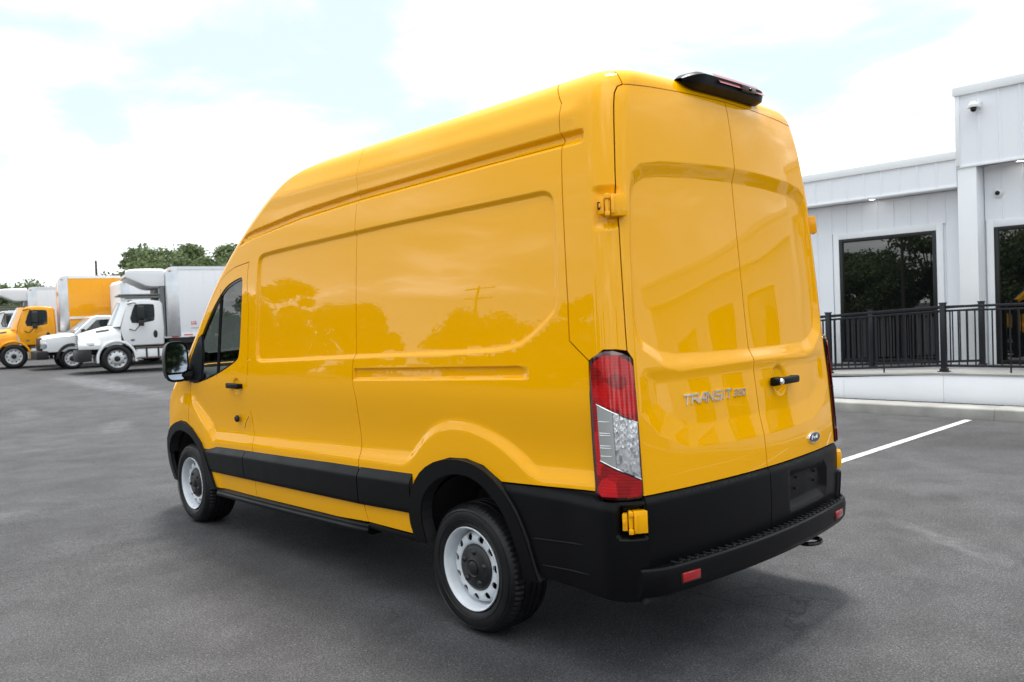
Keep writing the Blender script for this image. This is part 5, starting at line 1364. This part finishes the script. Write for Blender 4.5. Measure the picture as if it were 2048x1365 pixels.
# light-duty cab with a white box
def pickup_cab(t, paint):
    hw = 1.0
    k = MB(); k.prism([(-1.75, .62), (-1.78, 1.3), (-1.72, 1.96), (-1.62, 2.06), (-.95, 2.08), (-.78, 2.02), (-.12, 1.42), (-.10, .62)], 'y', -hw, hw); cab = k.build('cab', paint, t, bevel=.06, seg=3)
    def wsc(a, b_): y = (a-.5)*2; return (-.10-.66*b_+.10*(1-y*y), y*(.93-.10*b_), 1.44+.56*b_)
    k = MB(); k.grid(wsc, 12, 5); k.build('windscreen', TM['shield'], cab)
    for s in (1, -1):
        k = MB(); k.prism([(-.42, 1.40), (-.92, 1.90), (-1.58, 1.92), (-1.60, 1.38)], 'y', s*(hw-.01), s*(hw+.006)); k.build('window_glass', TM['gls'], cab)
        k = MB(); k.box((-.40, s*1.14, 1.42), (.12, .24, .28)); k.build('cab_mirror', TM['dark'], cab, bevel=.03)
    k = MB(); secs = [[(x, y, z) for y, z in ((-w_, .70), (-w_, zt-.10), (-w_+.14, zt-.01), (-.3, zt+.02), (.3, zt+.02), (w_-.14, zt-.01), (w_, zt-.10), (w_, .70))] for x, w_, zt in ((-.12, 1.0, 1.42), (.4, 1.0, 1.38), (.85, .99, 1.33), (.98, .96, 1.25))]
    loft(k, secs); bn = k.build('bonnet', paint, t, bevel=.015)
    k = MB(); k.bb(.95, 1.05, -.66, .66, .76, 1.26); gr_ = k.build('grille', TM['dark'], bn, bevel=.03)
    for zz in (.92, 1.06): k = MB(); k.bb(1.02, 1.045, -.60, .60, zz-.02, zz+.02); k.build('grille_bar', TM['grey'], gr_)
    for s in (1, -1):
        k = MB(); k.box((.93, s*.82, 1.02), (.24, .34, .38)); k.build('headlamp', TM['lamp'], bn, bevel=.04)
        arc = [(.56*math.cos(a), .42+.60*math.sin(a)) for a in np.linspace(R(0), R(180), 13)]; arc2 = [(.46*math.cos(a), .42+.48*math.sin(a)) for a in np.linspace(R(180), R(0), 13)]
        k = MB(); k.prism(arc+arc2, 'y', s*.80, s*1.06); k.build('wheel_flare', TM['dark'], bn, bevel=.02)
    k = MB(); k.bb(.80, 1.22, -1.02, 1.02, .42, .76); k.build('bumper', TM['dark'], t, bevel=.06, seg=3)
x, y = at_px(137, 32.0); t = empty('box_truck', (x, y, gz(y)), R(173)); t.location = Vector(t.location)-Vector((-math.sin(TRH), math.cos(TRH), 0))*1.0
tag(t, 'white light-duty truck with black wheel flares and a white box, second from the van', 'truck', 'trucks parked in a row')
pickup_cab(t, TM['white']); box_body(t, TM['box_white'], -1.85, 4.6, 1.05, 3.52, corner=.30, hw=1.18)
k = MB(); k.bb(-6.3, .8, -.42, -.34, .55, .80); k.bb(-6.3, .8, .34, .42, .55, .80); k.bb(-6.3, -1.9, -1.1, 1.1, .82, .98); k.build('chassis_frame', TM['dark'], t)
for xx, d in ((0, False), (-4.2, True)):
    for s in (1, -1): truck_wheel(t, xx, s*1.02, .41, .26, TM['steel_white'], dual=d)
# ---------------------------------------------------------------- trees and poles
def leaf_mat():
    Mm = bpy.data.materials.new('leaves'); Mm.use_nodes = True; t = Mm.node_tree; b = t.nodes['Principled BSDF']
    tcn = t.nodes.new('ShaderNodeTexCoord'); n = t.nodes.new('ShaderNodeTexNoise'); n.inputs['Scale'].default_value = .9; n.inputs['Detail'].default_value = 5; t.links.new(tcn.outputs['Object'], n.inputs['Vector'])
    r = t.nodes.new('ShaderNodeValToRGB'); r.color_ramp.elements[0].position = .32; r.color_ramp.elements[1].position = .70
    r.color_ramp.elements[0].color = (.060, .095, .040, 1); r.color_ramp.elements[1].color = (.20, .25, .11, 1); t.links.new(n.outputs['Fac'], r.inputs[0]); t.links.new(r.outputs[0], b.inputs['Base Color'])
    b.inputs['Roughness'].default_value = .6; b.inputs['Specular IOR Level'].default_value = .3
    tl = t.nodes.new('ShaderNodeBsdfTranslucent'); t.links.new(r.outputs[0], tl.inputs['Color']); ms = t.nodes.new('ShaderNodeMixShader'); ms.inputs['Fac'].default_value = .35
    o = t.nodes['Material Output']; t.links.new(b.outputs[0], ms.inputs[1]); t.links.new(tl.outputs[0], ms.inputs[2]); t.links.new(ms.outputs[0], o.inputs['Surface'])
    return Mm
LEAF = leaf_mat(); BARK = mat('bark', (.07, .055, .042), .9, var=.3, vscale=3)
def make_tree(h, rx, seed, leaves=6000, lsize=.17, trunk_f=.22, clumps=46):
    rng = np.random.default_rng(seed); k = MB()
    th = h*trunk_f
    k.tube([(0, 0, -.1), (.05, .03, th*.5), (0, .08, th), (.1, 0, h*.62)], [.045*h/2, .034*h/2, .03*h/2, .008*h/2], 8)
    C = []; 
    for i in range(clumps):
        a = rng.uniform(0, 2*PI); zf = rng.uniform(0, 1)**.85; prof = math.sin(PI*min(1, .12+zf*.86))**.55
        rr = rx*prof*math.sqrt(rng.uniform(.12, 1))*rng.uniform(.75, 1.12); z = th*.85+(h-th*.85)*zf*.97
        C.append((rr*math.cos(a), rr*math.sin(a), z, rng.uniform(.55, 1.15)*rx*.30))
    for i in range(0, clumps, 2):
        c = C[i]; s = th*rng.uniform(.75, 1.5); k.tube([(0, .05, s), (c[0]*.5, c[1]*.5, s+(c[2]-s)*.62), (c[0], c[1], c[2])], [.011*h, .006*h, .002*h], 5)
    tm = k.mesh('trunk')
    per = leaves//clumps; V = []
    for (x, y, z, r) in C:
        d = rng.normal(size=(per, 3)); d /= np.linalg.norm(d, axis=1, keepdims=True); rad = r*rng.uniform(.25, 1, size=(per, 1))**.5*(1+.35*rng.normal(size=(per, 1))*.5)
        p = np.array([x, y, z])+d*rad*np.array([1, 1, .72])
        a = rng.normal(size=(per, 3)); a /= np.linalg.norm(a, axis=1, keepdims=True); b_ = np.cross(a, rng.normal(size=(per, 3))); b_ /= np.linalg.norm(b_, axis=1, keepdims=True)+1e-9
        s = lsize*rng.uniform(.55, 1.3, size=(per, 1)); V.append(np.stack([p-a*s, p-b_*s*.55, p+a*s, p+b_*s*.55], 1))
    V = np.concatenate(V).reshape(-1, 3); n = len(V)//4
    me = bpy.data.meshes.new('crown'); me.from_pydata([tuple(q) for q in V], [], [(4*i, 4*i+1, 4*i+2, 4*i+3) for i in range(n)]); me.update(); me.materials.append(LEAF); tm.materials.append(BARK)
    return tm, me
PROTO = [make_tree(9, 4.4, 1, 16000, .20), make_tree(10.5, 4.6, 2, 16000, .20, .2), make_tree(7, 4.2, 5, 14000, .19, .18), make_tree(6.2, 4.8, 9, 14000, .20, .12)]
def plant(i, x, y, s, rz, label, group=None, z=None):
    t = empty('tree', (x, y, gz(min(max(y, -50), 80)) if z is None else z), rz); t.scale = (s, s, s); tag(t, label, 'tree', group)
    link('trunk', PROTO[i][0], None, t); link('crown', PROTO[i][1], None, t); return t
def at_px(px, depth):
    """ground position below a pixel column at a depth"""
    d = _fw+_r2*((px-1024)/1636.1); p = Vector((-3.73037, -3.33128, 0))+Vector((d.x, d.y, 0))*depth; return p.x, p.y
for i, px, dep, s, rz, lab in ((0, 303, 74, .90, .3, 'leafy tree at the left end of the clump above the white box truck'), (1, 378, 78, .83, 1.9, 'tallest dark green tree in the middle of the clump above the white box truck'),
                         (2, 436, 70, .96, 4.0, 'low spreading tree right of the clump, partly behind the van roof'), (1, 478, 76, .80, 5.2, 'tree at the right end of the clump, mostly hidden by the van'),
                         (3, 2, 84, .98, .5, 'dark tree at the far left edge of the picture'), (3, 52, 92, 1.02, 2.4, 'low pale green tree behind the far refrigerated truck'), (3, 345, 68, 1.05, 2.2, 'broad low tree behind the roof line of the white box truck')):
    x, y = at_px(px, dep); plant(i, x, y, s, rz, lab)
rr = random.Random(11)
k_ = 0
for (x, y, i, s) in ((-62, -22, 0, 1.0), (-66, -12, 2, 1.1), (-64, -3, 1, .95), (-60, 8, 0, .9), (-60, 19, 2, 1.1), (-58, 27, 1, 1.05), (-62, 36, 2, 1.0), (-55, 47, 0, .95), (-48, 54, 3, 1.05), (-38, 60, 2, 1.0), (-30, 58, 1, .86), (-22, 70, 3, 1.0), (-45, 44, 3, .85), (-52, 40, 3, .9), (-57, 32, 3, .95), (-61, 24, 3, .9), (-62, 14, 3, 1.0), (-63, 4, 3, .95), (-66, -7, 3, 1.0), (-33, 66, 3, .9), (-26, 62, 2, .8),
                  (-40, -44, 1, 1.0), (-28, -52, 2, 1.1), (-14, -56, 0, 1.0), (-2, -60, 3, 1.1), (10, -60, 2, 1.0), (22, -56, 1, .9), (-52, -34, 3, 1.1)):
    plant(i, x, y, s, rr.uniform(0, 6.28), 'tree of the belt behind the camera, seen only as a reflection', 'trees reflected in the van and the windows', z=0); k_ += 1
wood = mat('pole_wood', (.07, .06, .05), .9, var=.2, vscale=4)
def utility_pole(x, y, h, rz, label, group=None, arms=2, r0=.16):
    p = empty('utility_pole', (x, y, gz(min(max(y, -50), 80)) if y > 2 else 0), rz); tag(p, label, 'pole', group)
    k = MB(); k.tube([(0, 0, -.2), (0, 0, h)], [r0, r0*.7], 12); k.build('mast', wood, p)
    for i in range(arms):
        k = MB(); z = h-.35-i*1.15; k.bb(-1.25, 1.25, -.16, -.06, z, z+.12); a = k.build('crossarm', wood, p)
        for q in (-1.1, -.45, .45, 1.1):
            j = MB(); j.lathe([(.0, .16), (.04, .15), (.055, .10), (.035, .06), (.05, .03), (.02, 0)], (q, -.11, z+.12), 'z', 10); j.build('insulator', M['dark_inside'], a)
x, y = at_px(200, 62); utility_pole(x, y, 6.5, 1.2, 'thin dark utility pole rising above the yellow truck box', arms=0, r0=.11)
utility_pole(-50, 26.5, 9.4, 1.15, 'wooden utility pole with two crossarms, seen reflected in the window', 'reflected utility poles'); utility_pole(-46, 52, 9.0, .9, 'wooden utility pole with two crossarms, seen reflected in the van side', 'reflected utility poles')
